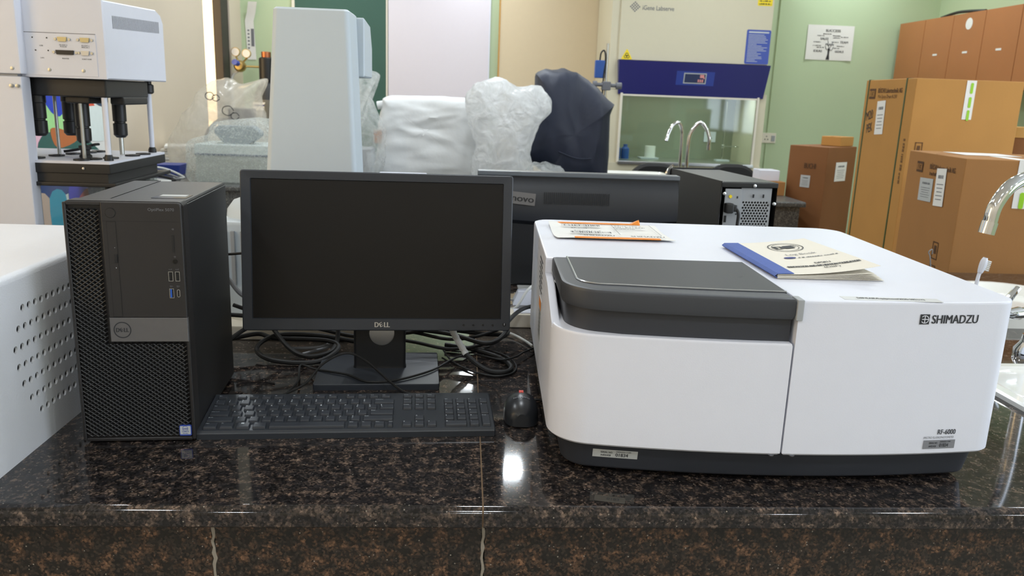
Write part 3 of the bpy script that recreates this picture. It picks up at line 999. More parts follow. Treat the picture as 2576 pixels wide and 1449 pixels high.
# diamond grille: rows of recessed diamonds with raised ridges
PX0, PZ0 = 0.049, 0.153          # the smooth control panel starts here
def grille(bm, inside, cw, ch, x0, z0, nx, nz):
    for j in range(nz):
        for i in range(nx):
            cx = x0 + (i + (0.5 if j % 2 else 0)) * cw
            cz = z0 + j * ch / 2
            if not inside(cx, cz):
                continue
            o4 = [(cx - cw / 2, cz), (cx, cz - ch / 2), (cx + cw / 2, cz), (cx, cz + ch / 2)]
            k = 0.66
            O = [bm.verts.new((x, 0.0015, z)) for x, z in o4]
            I = [bm.verts.new((cx + (x - cx) * k, 0.0022, cz + (z - cz) * k)) for x, z in o4]
            C = bm.verts.new((cx, 0.0055, cz - ch * 0.18))
            for a in range(4):
                c2 = (a + 1) % 4
                bm.faces.new((O[a], O[c2], I[c2], I[a]))
                bm.faces.new((I[a], I[c2], C))
b = NB()
def ins(x, z):
    if not (0.0065 < x < TW - 0.0065 and 0.012 < z < TH - 0.009):
        return False
    return x < PX0 - 0.004 or z < PZ0 - 0.004
grille(b, ins, 0.0083, 0.0063, 0.0, 0.004, 20, 114)
tag(obj('grille', b, M['grille'], pc, smooth=False), 'black diamond mesh front grille', kind='stuff')
b = NB()
box(b, 0.0, 0.0045, 0.0008, 0.008, 0.004, TH - 0.002, 0.001, 1); box(b, TW - 0.0045, TW, 0.0008, 0.008, 0.004, PZ0, 0.001, 1)
box(b, 0.0045, TW - 0.0045, 0.0008, 0.008, 0.003, 0.008, 0.001, 1); box(b, 0.0045, PX0, 0.0008, 0.008, TH - 0.006, TH - 0.001, 0.001, 1)
obj('bezel_rim', b, M['bezel'], pc)
b = NB()
loft(b, roundpoly([(PX0, PZ0 + 0.035, 0), (TW - 0.001, PZ0 + 0.035, 0), (TW - 0.001, TH - 0.001, 0.005), (PX0, TH - 0.001, 0)], 3), [(-0.001, 0.0012), (0.0, 0.0), (0.008, 0.0)], 'XZ')
cp = obj('control_panel', b, M['bezel'], pc)
b = NB()
loft(b, [Vector(p) for p in ((PX0, PZ0), (TW - 0.001, PZ0), (TW - 0.001, PZ0 + 0.035), (PX0, PZ0 + 0.035))], [(-0.0012, 0.0008), (-0.0004, 0.0), (0.008, 0.0)], 'XZ')
band = obj('silver_band', b, M['band'], pc); band['label'] = 'satin silver band carrying the round maker badge'
XZ = ((1, 0, 0), (0, 0, 1))
def ring(bm, c, r0, r1, y, n=28):
    for k in range(n):
        a0, a1 = 2 * PI * k / n, 2 * PI * (k + 1) / n
        V = lambda a, r: bm.verts.new((c[0] + r * math.cos(a), y, c[1] + r * math.sin(a)))
        bm.faces.new((V(a0, r0), V(a1, r0), V(a1, r1), V(a0, r1)))
b = NB(); ring(b, (PX0 + 0.0165, PZ0 + 0.0175), 0.0104, 0.0118, -0.0016)
def maker_word(bm, cx, y, cz, w, h):
    for s, u, k in (('D', -0.37, 0.25), ('L', 0.22, 0.17), ('L', 0.42, 0.17)):
        text(bm, s, (cx + u * w, y, cz), *XZ, k * w, h, 0.03)
    text(bm, 'E', (cx - 0.075 * w, y, cz + 0.02 * h), (0.86, 0, 0.5), (-0.4, 0, 0.92), 0.2 * w, h * 0.86, 0.03)
maker_word(b, PX0 + 0.0165, -0.0016, PZ0 + 0.0175, 0.0165, 0.0058)
obj('badge', b, M['ink'], band)
b = NB(); text(b, 'OptiPlex 5070', (0.127, -0.0014, 0.3395), *XZ, 0.034, 0.0052, 0.002)
obj('model_lettering', b, M['ink_grey'], cp)
b = NB(); lathe(b, [(0, -0.0018), (0.0062, -0.0018), (0.0066, -0.001)], 24, (PX0 + 0.0125, 0, 0.3345), 'Y')
pb = obj('power_button', b, M['bezel'], cp)
b = NB(); ring(b, (PX0 + 0.0125, 0.3345), 0.0066, 0.0070, -0.0013); obj('button_ring', b, M['black'], pb)
b = NB()
quad(b, (PX0 + 0.0515, -0.0012, 0.3235), *XZ, 0.1, 0.0006)      # seam under the top strip
for (x, z, w, h) in ((PX0 + 0.0066, 0.256, 0.0007, 0.134), (PX0 + 0.0182, 0.256, 0.0007, 0.134), (PX0 + 0.0124, 0.3228, 0.0122, 0.0007), (PX0 + 0.0124, 0.1895, 0.0122, 0.0007)):
    quad(b, (x, -0.0013, z), *XZ, w, h)
obj('panel_seams', b, M['black_matte'], cp)
od = obj('optical_drive', bx(PX0 + 0.007, PX0 + 0.0178, -0.0013, 0.0, 0.19, 0.3222), M['bezel'], cp)
b = NB(); box(b, PX0 + 0.0135, PX0 + 0.0175, -0.0026, -0.001, 0.266, 0.278, 0.0005)
obj('eject_button', b, M['black'], od)
b = NB(); quad(b, (PX0 + 0.015, -0.0016, 0.287), *XZ, 0.0008, 0.0008); quad(b, (PX0 + 0.015, -0.0016, 0.259), *XZ, 0.001, 0.0018)
obj('drive_light', b, M['grey_pl'], od)
b = NB(); box(b, 0.1388, 0.1418, -0.0016, 0.0, 0.281, 0.305); obj('card_slot', b, M['black'], cp)
b = NB(); lathe(b, [(0.0014, -0.0014), (0.0014, -0.0022), (0.0031, -0.0022), (0.0031, -0.0008)], 18, (0.1415, 0, 0.2685), 'Y'); obj('audio_jack', b, M['black_gloss'], cp)
for (x, z, tongue) in ((0.1345, 0.2475, 'black'), (0.1435, 0.2475, 'black'), (0.1345, 0.2235, 'usb_blue')):
    f = NB()
    for (a, c, d, e) in ((-0.003, -0.0024, -0.0068, 0.0068), (0.0024, 0.003, -0.0068, 0.0068), (-0.0024, 0.0024, -0.0068, -0.0062), (-0.0024, 0.0024, 0.0062, 0.0068)):
        box(f, x + a, x + c, -0.0018, 0.0, z + d, z + e)
    u = obj('usb_port', f, M['silver'], cp)
    f = NB(); quad(f, (x, -0.0011, z), *XZ, 0.0048, 0.0124); obj('port_cavity', f, M['black_matte'], u)
    f = NB(); box(f, x - 0.0018, x + 0.0002, -0.0017, -0.001, z - 0.0058, z + 0.0058); obj('port_tongue', f, M[tongue], u)
f = NB(); loft(f, rrect(0.1415, 0.1455, 0.218, 0.229, 0.0019, 4), [(-0.0017, 0), (0, 0)], 'XZ'); u = obj('usb_c_port', f, M['silver'], cp)
f = NB(); loft(f, rrect(0.1422, 0.1448, 0.2187, 0.2283, 0.0012, 4), [(-0.0019, 0), (-0.001, 0)], 'XZ'); obj('port_cavity', f, M['black_matte'], u)
b = NB()
for (x, z, s) in ((0.1345, 0.2575, '•-<'), (0.1435, 0.2575, '•-<'), (0.1345, 0.2335, 'SS<'), (0.1435, 0.2335, 'SS<'), (0.141, 0.3135, 'o'), (0.1415, 0.2752, 'o')):
    text(b, s, (x, -0.0014, z), *XZ, 0.0042 if len(s) > 1 else 0.0025, 0.0022, 0.0)
obj('port_symbols', b, M['ink_grey'], cp)
b = NB(); loft(b, rrect(0.1325, 0.149, 0.0105, 0.026, 0.0015, 3), [(-0.0002, 0), (0.004, 0)], 'XZ')
st = obj('processor_sticker', b, M['blue'], pc); st['label'] = 'small blue edged white processor sticker'
b = NB(); loft(b, rrect(0.1335, 0.148, 0.0125, 0.0252, 0.001, 3), [(-0.0004, 0), (0.003, 0)], 'XZ'); obj('sticker_face', b, M['label_silver'], st)
b = NB(); text(b, 'intel', (0.1407, -0.0006, 0.0215), *XZ, 0.006, 0.003); text(b, 'CORE i5', (0.1407, -0.0006, 0.0172), *XZ, 0.0095, 0.002); ring(b, (0.1407, 0.0215), 0.0036, 0.0040, -0.0006)
text(b, '9th Gen', (0.1407, -0.0006, 0.0142), *XZ, 0.007, 0.0015); obj('sticker_print', b, M['blue'], st)
b = NB(); box(b, 0.098, 0.145, 0.055, 0.095, TH - 0.002, TH - 0.0015)
so = obj('top_sticker', b, M['black_gloss'], pc)
b = NB(); box(b, 0.104, 0.14, 0.075, 0.092, TH - 0.0015, TH - 0.0010); obj('sticker_print', b, M['label_silver'], so)
b = NB(); box(b, 0.048, 0.0485, 0.03, TD, TH - 0.002, TH - 0.0012); obj('top_seam', b, M['black_matte'], pc)

# ================================================================== MONITOR
MW, MH = 0.470, 0.279
mo = thing('computer_monitor', 'black computer monitor with dark blank screen standing behind the keyboard', 'monitor', (-0.146, 1.405, BZ), R(3.2))
tilt = Matrix.Translation((0, -0.02, 0.092)) @ Matrix.Rotation(R(-6), 4, 'X')
def tl(bm):
    bmesh.ops.transform(bm, matrix=tilt, verts=bm.verts[:])
    return bm
b = NB()
out = rrect(-MW / 2, MW / 2, 0, MH, 0.005, 4)
inn = rrect(-0.2172, 0.2172, 0.0222, MH - 0.0155, 0.0005, 4)
def fr(bm, A, B, y0, y1):
    va = [bm.verts.new((p.x, y0, p.y)) for p in A]; vb = [bm.verts.new((p.x, y1, p.y)) for p in B]
    for i in range(len(A)):
        j = (i + 1) % len(A)
        bm.faces.new((va[i], va[j], vb[j], vb[i]))
fr(b, offset(out, 0.0), out, 0.012, 0.002); fr(b, out, offset(out, 0.0018), 0.002, 0.0); fr(b, offset(out, 0.0018), offset(inn, -0.0012), 0.0, 0.0008)
fr(b, offset(inn, -0.0012), inn, 0.0008, 0.0045)
obj('bezel', tl(b), M['mon'], mo)
b = NB(); quad(b, (0, 0.004, 0.0222 + (MH - 0.0377) / 2), *XZ, 0.4348, MH - 0.0373); obj('screen', tl(b), M['screen'], mo)
b = NB(); loft(b, out, [(0.012, 0), (0.03, 0.004), (0.045, 0.05), (0.05, 0.06)], 'XZ'); obj('back_shell', tl(b), M['mon'], mo)
b = NB()
maker_word(b, 0.006, -0.0005, 0.0112, 0.0262, 0.0088)
obj('maker_lettering', tl(b), M['silver'], mo)
for k in range(4):
    b = NB(); lathe(b, [(0, -0.0006), (0.0018, -0.0006), (0.0022, 0.001)], 12, (0.151 + k * 0.0175, 0, 0.0105), 'Y'); obj('menu_button', tl(b), M['black'], mo)
b = NB(); lathe(b, [(0, -0.0006), (0.003, -0.0006), (0.0036, 0.001)], 14, (0.2245, 0, 0.0115), 'Y'); pbm = obj('power_button', tl(b), M['black'], mo)
b = NB(); box(b, 0.2241, 0.2249, -0.0011, -0.0004, 0.0105, 0.0145); obj('power_mark', tl(b), M['legend'], pbm)
# neck and base
b = NB(); loft(b, rrect(-0.047, 0.047, 0.012, 0.036, 0.006, 3), [(0.008, -0.002), (0.016, 0.0), (0.16, 0.0)])
nk = obj('stand_neck', b, M['black'], mo)
b = NB(); lathe(b, [(0, 0.0105), (0.0205, 0.0105), (0.0225, 0.0108), (0.0225, 0.013)], 32, (0.004, 0, 0.078), 'Y'); obj('neck_disc', b, M['silver'], nk)
b = NB(); loft(b, rrect(-0.111, 0.108, -0.074, 0.105, 0.004, 4), [(0.0, 0.001), (0.009, 0.0), (0.0112, 0.0012)]); obj('base_plate', b, M['mon'], mo)

# ================================================================== KEYBOARD
kb = thing('keyboard', 'black full size computer keyboard in front of the monitor', 'keyboard', (-0.384, 1.118, BZ), R(3.19))
KW, KD = 0.442, 0.127
TA = math.atan(0.011 / KD)
b = NB()
pro = roundpoly([(0, 0.0, 0), (KD, 0.004, 0), (KD, 0.022, 0.003), (KD - 0.004, 0.0235, 0), (0.004, 0.0125, 0), (0, 0.009, 0.003)], 3)
loft(b, pro, [(0.0, 0.002), (0.002, 0.0), (KW - 0.002, 0.0), (KW, 0.002)], 'YZ')
obj('chassis', b, M['deck'], kb)
UN = 0.0189
_km = {}
def keymesh(w, d):
    key = (round(w, 4), round(d, 4))
    if key not in _km:
        bm = NB()
        g = 0.0019
        q = rrect(-w / 2 + g, w / 2 - g, -d / 2 + g, d / 2 - g, 0.0016, 2)
        loft(bm, q, [(0.0, 0.0), (0.0036, 0.0010), (0.0042, 0.0018)])
        bmesh.ops.recalc_face_normals(bm, faces=bm.faces[:])
        me = bpy.data.meshes.new('key'); bm.to_mesh(me); bm.free()
        me.shade_smooth(); me.set_sharp_from_angle(angle=R(40)); me.materials.append(M['key'])
        _km[key] = me
    return _km[key]
def key(x, y, w, legend=None, d=UN, size=None):
    """x, y = left front corner on the tilted deck"""
    cx, cy = x + w / 2, y + d / 2
    o = obj('key', keymesh(w, d), None, kb, loc=(cx, cy * math.cos(TA), 0.0119 + cy * math.sin(TA)), rot=(TA, 0, 0))
    if legend:
        bm = NB()
        lines = legend.split('\n')
        for n, s in enumerate(lines):
            hh = 0.0030 if len(s) <= 1 else 0.0018
            ww = (0.0022 if s not in 'il|!.,;:\'"`1' else 0.0009) if len(s) == 1 else min(0.0013 * len(s), w - 0.006)
            if s in ('-', '_', '~'):
                hh = 0.0006
            if s in ('.', ','):
                hh = 0.0009
            lx = -w / 2 + 0.0040 + ww / 2
            text(bm, s, (lx, d / 2 - 0.0052 - n * 0.0046, 0.00435), (1, 0, 0), (0, 1, 0), ww, hh, 0.01)
        obj('legend', bm, M['legend'], o)
    return o
X0 = 0.0065
rowy = [0.0055 + UN * k for k in range(5)]
yf = rowy[4] + UN + 0.0025
FD = 0.0135
def run(y, x, items):
    for it in items:
        lg, w = it if isinstance(it, tuple) else (it, 1.0)
        if lg is not None or w < 0:
            key(x, y, w * UN, lg)
        x += abs(w) * UN
    return x
run(rowy[0], X0, [('Ctrl', 1.25), ('Fn', 1.25), ('', 1.25), ('Alt', 1.25), ('', 6.25), ('AltGr', 1.0), ('Fn', 1.0), ('Menu', 1.0), ('Ctrl', 1.5 - 0.75 + 0.0)][:4])
x = X0 + 5 * UN
key(x, rowy[0], 6.1 * UN); x += 6.1 * UN
for s in ('AltGr', 'Fn', 'Menu'):
    key(x, rowy[0], 1.05 * UN, s); x += 1.05 * UN
key(x, rowy[0], X0 + 14.9 * UN - x, 'Ctrl')
x = run(rowy[1], X0, [('Shift', 2.25)] + list('ZXCVBNM') + ['<\n,', '>\n.', '?\n/']); key(x, rowy[1], X0 + 14.9 * UN - x, 'Shift')
x = run(rowy[2], X0, [('Caps Lock', 1.75)] + list('ASDFGHJKL') + [':\n;', '"\n\'']); key(x, rowy[2], X0 + 14.9 * UN - x, 'Enter')
x = run(rowy[3], X0, [('Tab', 1.5)] + list('QWERTYUIOP') + ['{\n[', '}\n]']); key(x, rowy[3], X0 + 14.9 * UN - x, '|\n\\')
x = run(rowy[4], X0, ['~\n`', '!\n1', '@\n2', '#\n3', '$\n4', '%\n5', '^\n6', '&\n7', '*\n8', '(\n9', ')\n0', '_\n-', '+\n=']); key(x, rowy[4], X0 + 14.9 * UN - x, 'Backspace')
key(X0, yf, UN, 'Esc', FD)
for k in range(12):
    key(X0 + UN * (1.55 + k + 0.5 * (k // 4)) , yf, UN, 'F%d' % (k + 1), FD)
xn = X0 + 14.9 * UN + 0.0095
for k, s in enumerate(('PrtSc', 'ScrLk', 'Pause')):
    key(xn + k * UN, yf, UN, s, FD)
for k, s in enumerate(('Insert', 'Home', 'PgUp')):
    key(xn + k * UN, rowy[4], UN, s)
for k, s in enumerate(('Delete', 'End', 'PgDn')):
    key(xn + k * UN, rowy[3], UN, s)
key(xn + UN, rowy[1], UN, '^'); key(xn, rowy[0], UN, '<'); key(xn + UN, rowy[0], UN, 'v'); key(xn + 2 * UN, rowy[0], UN, '>')
xp = xn + 3 * UN + 0.0088
for k, s in enumerate(('Num', '/', '*')):
    key(xp + k * UN, rowy[4], UN, s)
key(xp + 3 * UN, rowy[4], 0.93 * UN, '-')
for r, ss in ((3, '789'), (2, '456'), (1, '123')):
    for k, s in enumerate(ss):
        key(xp + k * UN, rowy[r], UN, s)
key(xp, rowy[0], 2 * UN, '0'); key(xp + 2 * UN, rowy[0], UN, '.')
key(xp + 3 * UN, rowy[2], 0.93 * UN, '+', 2 * UN); key(xp + 3 * UN, rowy[0], 0.93 * UN, 'Enter', 2 * UN)
# window mark on its key, lock lights
b = NB()
wy = rowy[0] + 0.0115
for i in (0, 1):
    for j in (0, 1):
        yy_ = wy + j * 0.0022
        quad(b, (X0 + 3.0 * UN + i * 0.0022, yy_ * math.cos(TA), 0.0119 + 0.0045 + yy_ * math.sin(TA)), (1, 0, 0), (0, math.cos(TA), math.sin(TA)), 0.0019, 0.0019)
obj('window_mark', b, M['legend'], kb)
b = NB()
for k in range(3):
    yy_ = yf + 0.006
    quad(b, (xp + (k + 0.5) * UN, yy_ * math.cos(TA), 0.0126 + yy_ * math.sin(TA)), (1, 0, 0), (0, math.cos(TA), math.sin(TA)), 0.003, 0.0009)
obj('lock_lights', b, M['legend'], kb)

# ================================================================== MOUSE
ms = thing('computer_mouse', 'black wired mouse with red scroll wheel beside the white analyser', 'mouse', (0.101, 1.222, BZ), R(-2))
b = NB()
nu, nv = 20, 12
def mp(u, v):
    # u along length -1..1 (front away), v across
    wdt = 0.0285 * max(0.0, 1 - abs(u) ** 3.2) ** (1 / 3.2) * (1 - 0.08 * (u + 0.2) ** 2)
    hgt = 0.037 * max(0.0, 1 - abs(u * 0.90 + 0.10) ** 2.2) ** 0.62
    a = v * PI
    return Vector((-wdt * math.cos(a), 0.050 * u, 0.002 + max(0, hgt) * max(0.0, math.sin(a)) ** 0.75))
G = [[b.verts.new(mp(-0.985 + 1.97 * i / nu, j / nv)) for j in range(nv + 1)] for i in range(nu + 1)]
for i in range(nu):
    for j in range(nv):
        b.faces.new((G[i][j], G[i + 1][j], G[i + 1][j + 1], G[i][j + 1]))
b.faces.new(G[0]); b.faces.new(G[-1])
b.faces.new([G[i][0] for i in range(nu + 1)] + [G[i][nv] for i in range(nu, -1, -1)])
obj('shell', b, pm('mouse_plastic', (40, 42, 46), 0.3), ms)
obj('scroll_wheel', cyl(NB(), (-0.0035, 0.014, 0.0315), (0.0035, 0.014, 0.0315), 0.0078, seg=16), M['red'], ms)
b = NB()
P = [mp(-0.2 + 0.12 * k, 0.5) for k in range(10)]
for p, q in zip(P[3:], P[4:]):
    up = Vector((0, 0, 0.0004))
    b.faces.new([b.verts.new(v) for v in (p + up + Vector((-0.0004, 0, 0)), p + up + Vector((0.0004, 0, 0)), q + up + Vector((0.0004, 0, 0)), q + up + Vector((-0.0004, 0, 0)))])
obj('button_seam', b, M['black_matte'], ms)
b = NB(); text(b, 'lenovo', (0, -0.014, 0.0), (1, 0, 0), (0, 1, 0), 0.026, 0.006, fn=lambda p: Vector((p.x, p.y, 0.0025 + 0.037 * max(0.0, 1 - abs((p.y / 0.05) * 0.90 + 0.10) ** 2.2) ** 0.62 * (max(0, 1 - (p.x / 0.0285) ** 2)) ** 0.375)))
obj('maker_lettering', b, M['ink_grey'], ms)

# ================================================================== SPECTROFLUOROPHOTOMETER
sp = thing('spectrophotometer', 'large white bench analyser with dark grey sample lid and dark plinth', 'analyser', (0.122, 0.985, BZ), R(-2.0))
SW, SD, ST = 0.622, 0.64, 0.265
def yfr(x):
    return 0.0 + 0.028 * ((x - 0.30) / 0.31) ** 2
SX = 0.311
fpts = [SX + 0.001 + (SW - 0.05 - SX) * k / 10 for k in range(0, 11)]
b = NB()
cor = [(0.0, SD, 0.035), (0.0, 0.236, 0), (SX, 0.236, 0)] + [(x, yfr(x), 0) for x in fpts] + [(SW, yfr(SW), 0.038), (SW, SD, 0.05)]
poly = roundpoly(cor, 8)
loft(b, poly, [(0.05, 0.003), (0.053, 0.0), (ST - 0.004, 0.0), (ST - 0.001, 0.0012), (ST, 0.004)])
obj('housing', b, M['white'], sp)
b = NB()
fp2 = [0.075 + (SX - 0.0015 - 0.075) * k / 8 for k in range(9)]
cor = [(0.0, 0.2345, 0), (0.0, yfr(0.0) + 0.001, 0.062)] + [(x, yfr(x) + 0.0005, 0) for x in fp2] + [(SX - 0.0015, 0.2345, 0)]
polyl = roundpoly(cor, 10)
loft(b, polyl, [(0.05, 0.003), (0.053, 0.0), (0.203, 0.0), (0.206, 0.001), (0.207, 0.003)])
# raised cheek along the left side, sloping up towards the rear
ck = [Vector(p) for p in ((0.07, 0.2065), (0.085, 0.2085), (0.185, 0.236), (0.2345, 0.240), (0.2345, 0.2), (0.07, 0.2))]
loft(b, ck, [(0.0003, 0.0), (0.0105, 0.0), (0.012, 0.001)], 'YZ')
obj('front_panel', b, M['white'], sp)
# lid
b = NB()
lp = [0.09 + (SX - 0.004 - 0.09) * k / 8 for k in range(9)]
cor = [(0.010, 0.2335, 0), (0.010, yfr(0.0) + 0.000, 0.062)] + [(x, yfr(x) - 0.001, 0) for x in lp] + [(SX - 0.004, 0.2335, 0)]
polyd = roundpoly(cor, 10)
loft(b, polyd, [(0.2385, 0.012), (0.2395, 0.002), (0.245, 0.0), (0.262, 0.0), (0.266, 0.0015), (0.2675, 0.006)])
lid = obj('sample_lid', b, M['dark'], sp); lid['label'] = 'dark grey hinged sample compartment lid'
b = NB()
lq = [0.09 + (SX - 0.006 - 0.09) * k / 6 for k in range(7)]
cor = [(0.032, 0.228, 0), (0.032, yfr(0) + 0.022, 0.035)] + [(x, yfr(x) + 0.033, 0) for x in lq] + [(SX - 0.006, 0.228, 0)]
polyt = roundpoly(cor, 8)
loft(b, polyt, [(0.266, -0.001), (0.2685, 0.0)]); obj('lid_top_plate', b, M['dark_top'], lid)
b = NB()
path = [Vector((p.x, p.y, 0.2682)) for p in polyt if not (p.y > 0.22 and p.x > 0.2)]
tube(b, path, 0.0016, seg=6, smooth=False); obj('lid_trim', b, M['silver'], lid)
b = NB(); 
for k in range(10):
    a0, a1 = -PI * 0.5 + k * 0.17, -PI * 0.5 + (k + 1) * 0.17
    V = lambda a, r: b.verts.new((0.262 + r * math.cos(a), 0.13 + r * math.sin(a), 0.2688))
    b.faces.new((V(a0, 0.0145), V(a1, 0.0145), V(a1, 0.0155), V(a0, 0.0155)))
obj('thumb_mark', b, M['black'], lid)
b = NB()
polyb = roundpoly([(0.016, 0.2335, 0), (0.018, yfr(0) + 0.016, 0.058)] + [(x, yfr(x) + 0.010, 0) for x in lp] + [(SX - 0.006, 0.2335, 0)], 10)
loft(b, polyb, [(0.2, 0.0), (0.2395, 0.0)]); obj('sample_chamber', b, M['navy_dark'], sp)
obj('lid_catch', bx(SX - 0.003, SX + 0.006, yfr(SX) - 0.004, yfr(SX) + 0.02, 0.2385, 0.2665, 0.0015), M['grey_pl'], sp)
# plinth
b = NB()
poly0 = roundpoly([(0.0, SD, 0.035), (0.0, yfr(0.0), 0.062)] + [(0.075 + (SW - 0.125) * k / 16, yfr(0.075 + (SW - 0.125) * k / 16), 0) for k in range(17)] + [(SW, yfr(SW), 0.045), (SW, SD, 0.05)], 8)
loft(b, poly0, [(0.008, 0.026), (0.012, 0.022), (0.05, 0.014)]); obj('plinth', b, M['navy_dark'], sp)
for (x, y) in ((0.08, 0.10), (0.53, 0.10), (0.08, 0.55), (0.53, 0.55)):
    obj('foot', lathe(NB(), [(0.016, 0), (0.018, 0.011)], 14, (x, y, 0)), M['black_matte'], sp)
for x in (SX - 0.012, SX + 0.016):
    obj('bottom_screw', lathe(NB(), [(0, 0.0), (0.003, 0.001), (0.004, 0.003)], 10, (x, yfr(x) + 0.004, 0.0465)), M['silver'], sp)
obj('side_screw', lathe(NB(), [(0.0, -0.003), (0.0042, -0.0025), (0.0048, 0.001)], 12, (0.014, 0.175, 0.243), 'Y'), M['silver'], sp)
# vent slots and rating labels on the left side
b = NB()
for r_ in range(7):
    for k in range(4):
        quad(b, (-0.0006, 0.30 + k * 0.017, 0.243 - r_ * 0.0085), (0, 1, 0), (0, 0, 1), 0.013, 0.0035)
obj('vent_slots', b, M['black_matte'], sp)
b = NB(); box(b, -0.0008, 0.0002, 0.285, 0.335, 0.11, 0.18); wl = obj('rating_label', b, M['label_silver'], sp)
b = NB(); quad(b, (-0.0012, 0.31, 0.172), (0, 1, 0), (0, 0, 1), 0.05, 0.016); obj('label_band', b, M['orange'], wl)
b = NB()
for k in range(6):
    quad(b, (-0.0012, 0.31, 0.157 - k * 0.007), (0, 1, 0), (0, 0, 1), 0.04, 0.003)
obj('label_print', b, M['ink_grey'], wl)
# lettering on the front
def onf(p):
    return Vector((p.x, yfr(p.x) - 0.0007, p.z))
b = NB(); text(b, 'SHIMADZU', (0.5255, 0, 0.2425), *XZ, 0.066, 0.0115, 0.022, fn=onf)
obj('maker_lettering', b, M['ink'], sp)
b = NB()
ex, ez = 0.482, 0.2425
quad(b, (ex, 0, ez), *XZ, 0.0135, 0.0135, fn=lambda p: onf(p)); e = obj('maker_emblem', b, M['ink'], sp)
b = NB()
for k in range(20):
    a0, a1 = 2 * PI * k / 20, 2 * PI * (k + 1) / 20
    V = lambda a, r: b.verts.new((ex + r * math.cos(a), yfr(ex) - 0.0011, ez + r * math.sin(a)))
    b.faces.new((V(a0, 0.0045), V(a1, 0.0045), V(a1, 0.0055), V(a0, 0.0055)))
box(b, ex - 0.0005, ex + 0.0005, yfr(ex) - 0.0011, yfr(ex) - 0.0009, ez - 0.0048, ez + 0.0048); box(b, ex - 0.0048, ex + 0.0048, yfr(ex) - 0.0011, yfr(ex) - 0.0009, ez - 0.0005, ez + 0.0005)
obj('emblem_lines', b, M['white'], e)
b = NB(); text(b, 'RF-6000', (0.541, 0, 0.0835), *XZ, 0.0265, 0.0072, 0.012, fn=onf); obj('model_lettering', b, M['ink'], sp)
b = NB(); text(b, 'SPECTRO FLUOROPHOTOMETER', (0.5305, 0, 0.0755), *XZ, 0.045, 0.0032, 0.0, fn=onf); obj('type_lettering', b, M['ink_grey'], sp)
def serial(x, z, w, h, yoff, mat, fnb):
    b = NB(); n = 6
    q = [(x - w / 2 + w * k / n) for k in range(n + 1)]
    up = [b.verts.new(fnb(Vector((a, 0, z + h / 2)))) for a in q]; dn = [b.verts.new(fnb(Vector((a, 0, z - h / 2)))) for a in q]
    for k in range(n):
        b.faces.new((dn[k], dn[k + 1], up[k + 1], up[k]))
    l = obj('serial_label', b, mat, sp)
    b = NB()
    f2 = lambda p: fnb(p) + Vector((0, -0.0004, 0))
    text(b, 'SERIAL NO.', (x - w * 0.19, 0, z + h * 0.18), *XZ, w * 0.27, h * 0.22, 0.005, fn=f2)
    text(b, 'A402458', (x - w * 0.21, 0, z - h * 0.2), *XZ, w * 0.23, h * 0.22, 0.005, fn=f2)
    text(b, 'SHIMADZU CORP.', (x + w * 0.19, 0, z + h * 0.3), *XZ, w * 0.34, h * 0.16, 0.005, fn=f2)
    text(b, '01834', (x + w * 0.15, 0, z - h * 0.1), *XZ, w * 0.28, h * 0.42, 0.008, fn=f2)
    obj('serial_print', b, M['ink'], l)
serial(0.5325, 0.0655, 0.047, 0.0125, 0, M['label_grey'], onf)
def onpl(p):
    s = (p.z - 0.014) / 0.036
    return Vector((p.x, yfr(p.x) + 0.0212 - 0.0075 * s, p.z))
serial(0.093, 0.033, 0.061, 0.0125, 0, M['label_silver'], onpl)
# asset strip on the top
b = NB(); box(b, 0.375, 0.505, 0.012, 0.030, ST, ST + 0.0004); a_ = obj('asset_strip', b, pm('clear_tape', (206, 208, 208), 0.35), sp)
b = NB(); text(b, 'DIIF/EAIR/Equipment/2020-2021/12', (0.44, 0.021, ST + 0.0007), (1, 0, 0), (0, 1, 0), 0.09, 0.008, 0.01); obj('strip_print', b, M['ink'], a_)

# ================================================================== DOCUMENT SLEEVE on the analyser
sl = thing('document_sleeve', 'white shipping document sleeve with orange edges on the analyser', 'document', (0.27, 1.47, BZ + ST), R(-1.5))
b = NB()
nx, ny = 16, 8
def slz(x, y):
    return 0.0016 + 0.0022 * (abs(y) / 0.085) ** 2 + 0.0015 * noise.noise(Vector((x * 22, y * 22, 1.0))) + (0.004 if x < -0.085 else 0) * max(0, y / 0.08)
shell(b, [[Vector((-0.105 + 0.21 * i / nx + (0.004 if j == 0 else 0), -0.085 + 0.165 * j / ny, max(0.0012, slz(-0.105 + 0.21 * i / nx, -0.085 + 0.165 * j / ny)))) for i in range(nx + 1)] for j in range(ny + 1)], (0, 0, -0.0005))
obj('sheet', b, M['paper'], sl)
for (y, x0, x1) in ((-0.083, -0.07, 0.082), (0.082, -0.088, 0.062)):
    b = NB(); box(b, x0, x1, y - 0.006, y + 0.006, 0.0042, 0.0056, 0.0005)
    obj('edge_strip', b, M['orange'], sl)
b = NB(); hexa(b, [(0.058, 0.076, 0.005), (0.075, 0.076, 0.004), (0.078, 0.092, 0.004), (0.058, 0.092, 0.005), (0.058, 0.078, 0.006), (0.07, 0.080, 0.013), (0.075, 0.092, 0.013), (0.058, 0.090, 0.006)])
obj('folded_tip', b, M['orange'], sl)
b = NB(); q = ((1, 0, 0), (0, 1, 0)); zt = 0.0064
barcode(b, (-0.045, 0.042, zt), *q, 0.075, 0.014, 3); barcode(b, (-0.035, -0.035, zt), *q, 0.075, 0.016, 8)
text(b, 'RF-6000', (-0.052, 0.010, zt), *q, 0.03, 0.006); scrawl(b, (-0.04, -0.02, zt), *q, 0.05, 0.005, 6); scrawl(b, (-0.05, 0.058, zt), *q, 0.05, 0.005, 7)
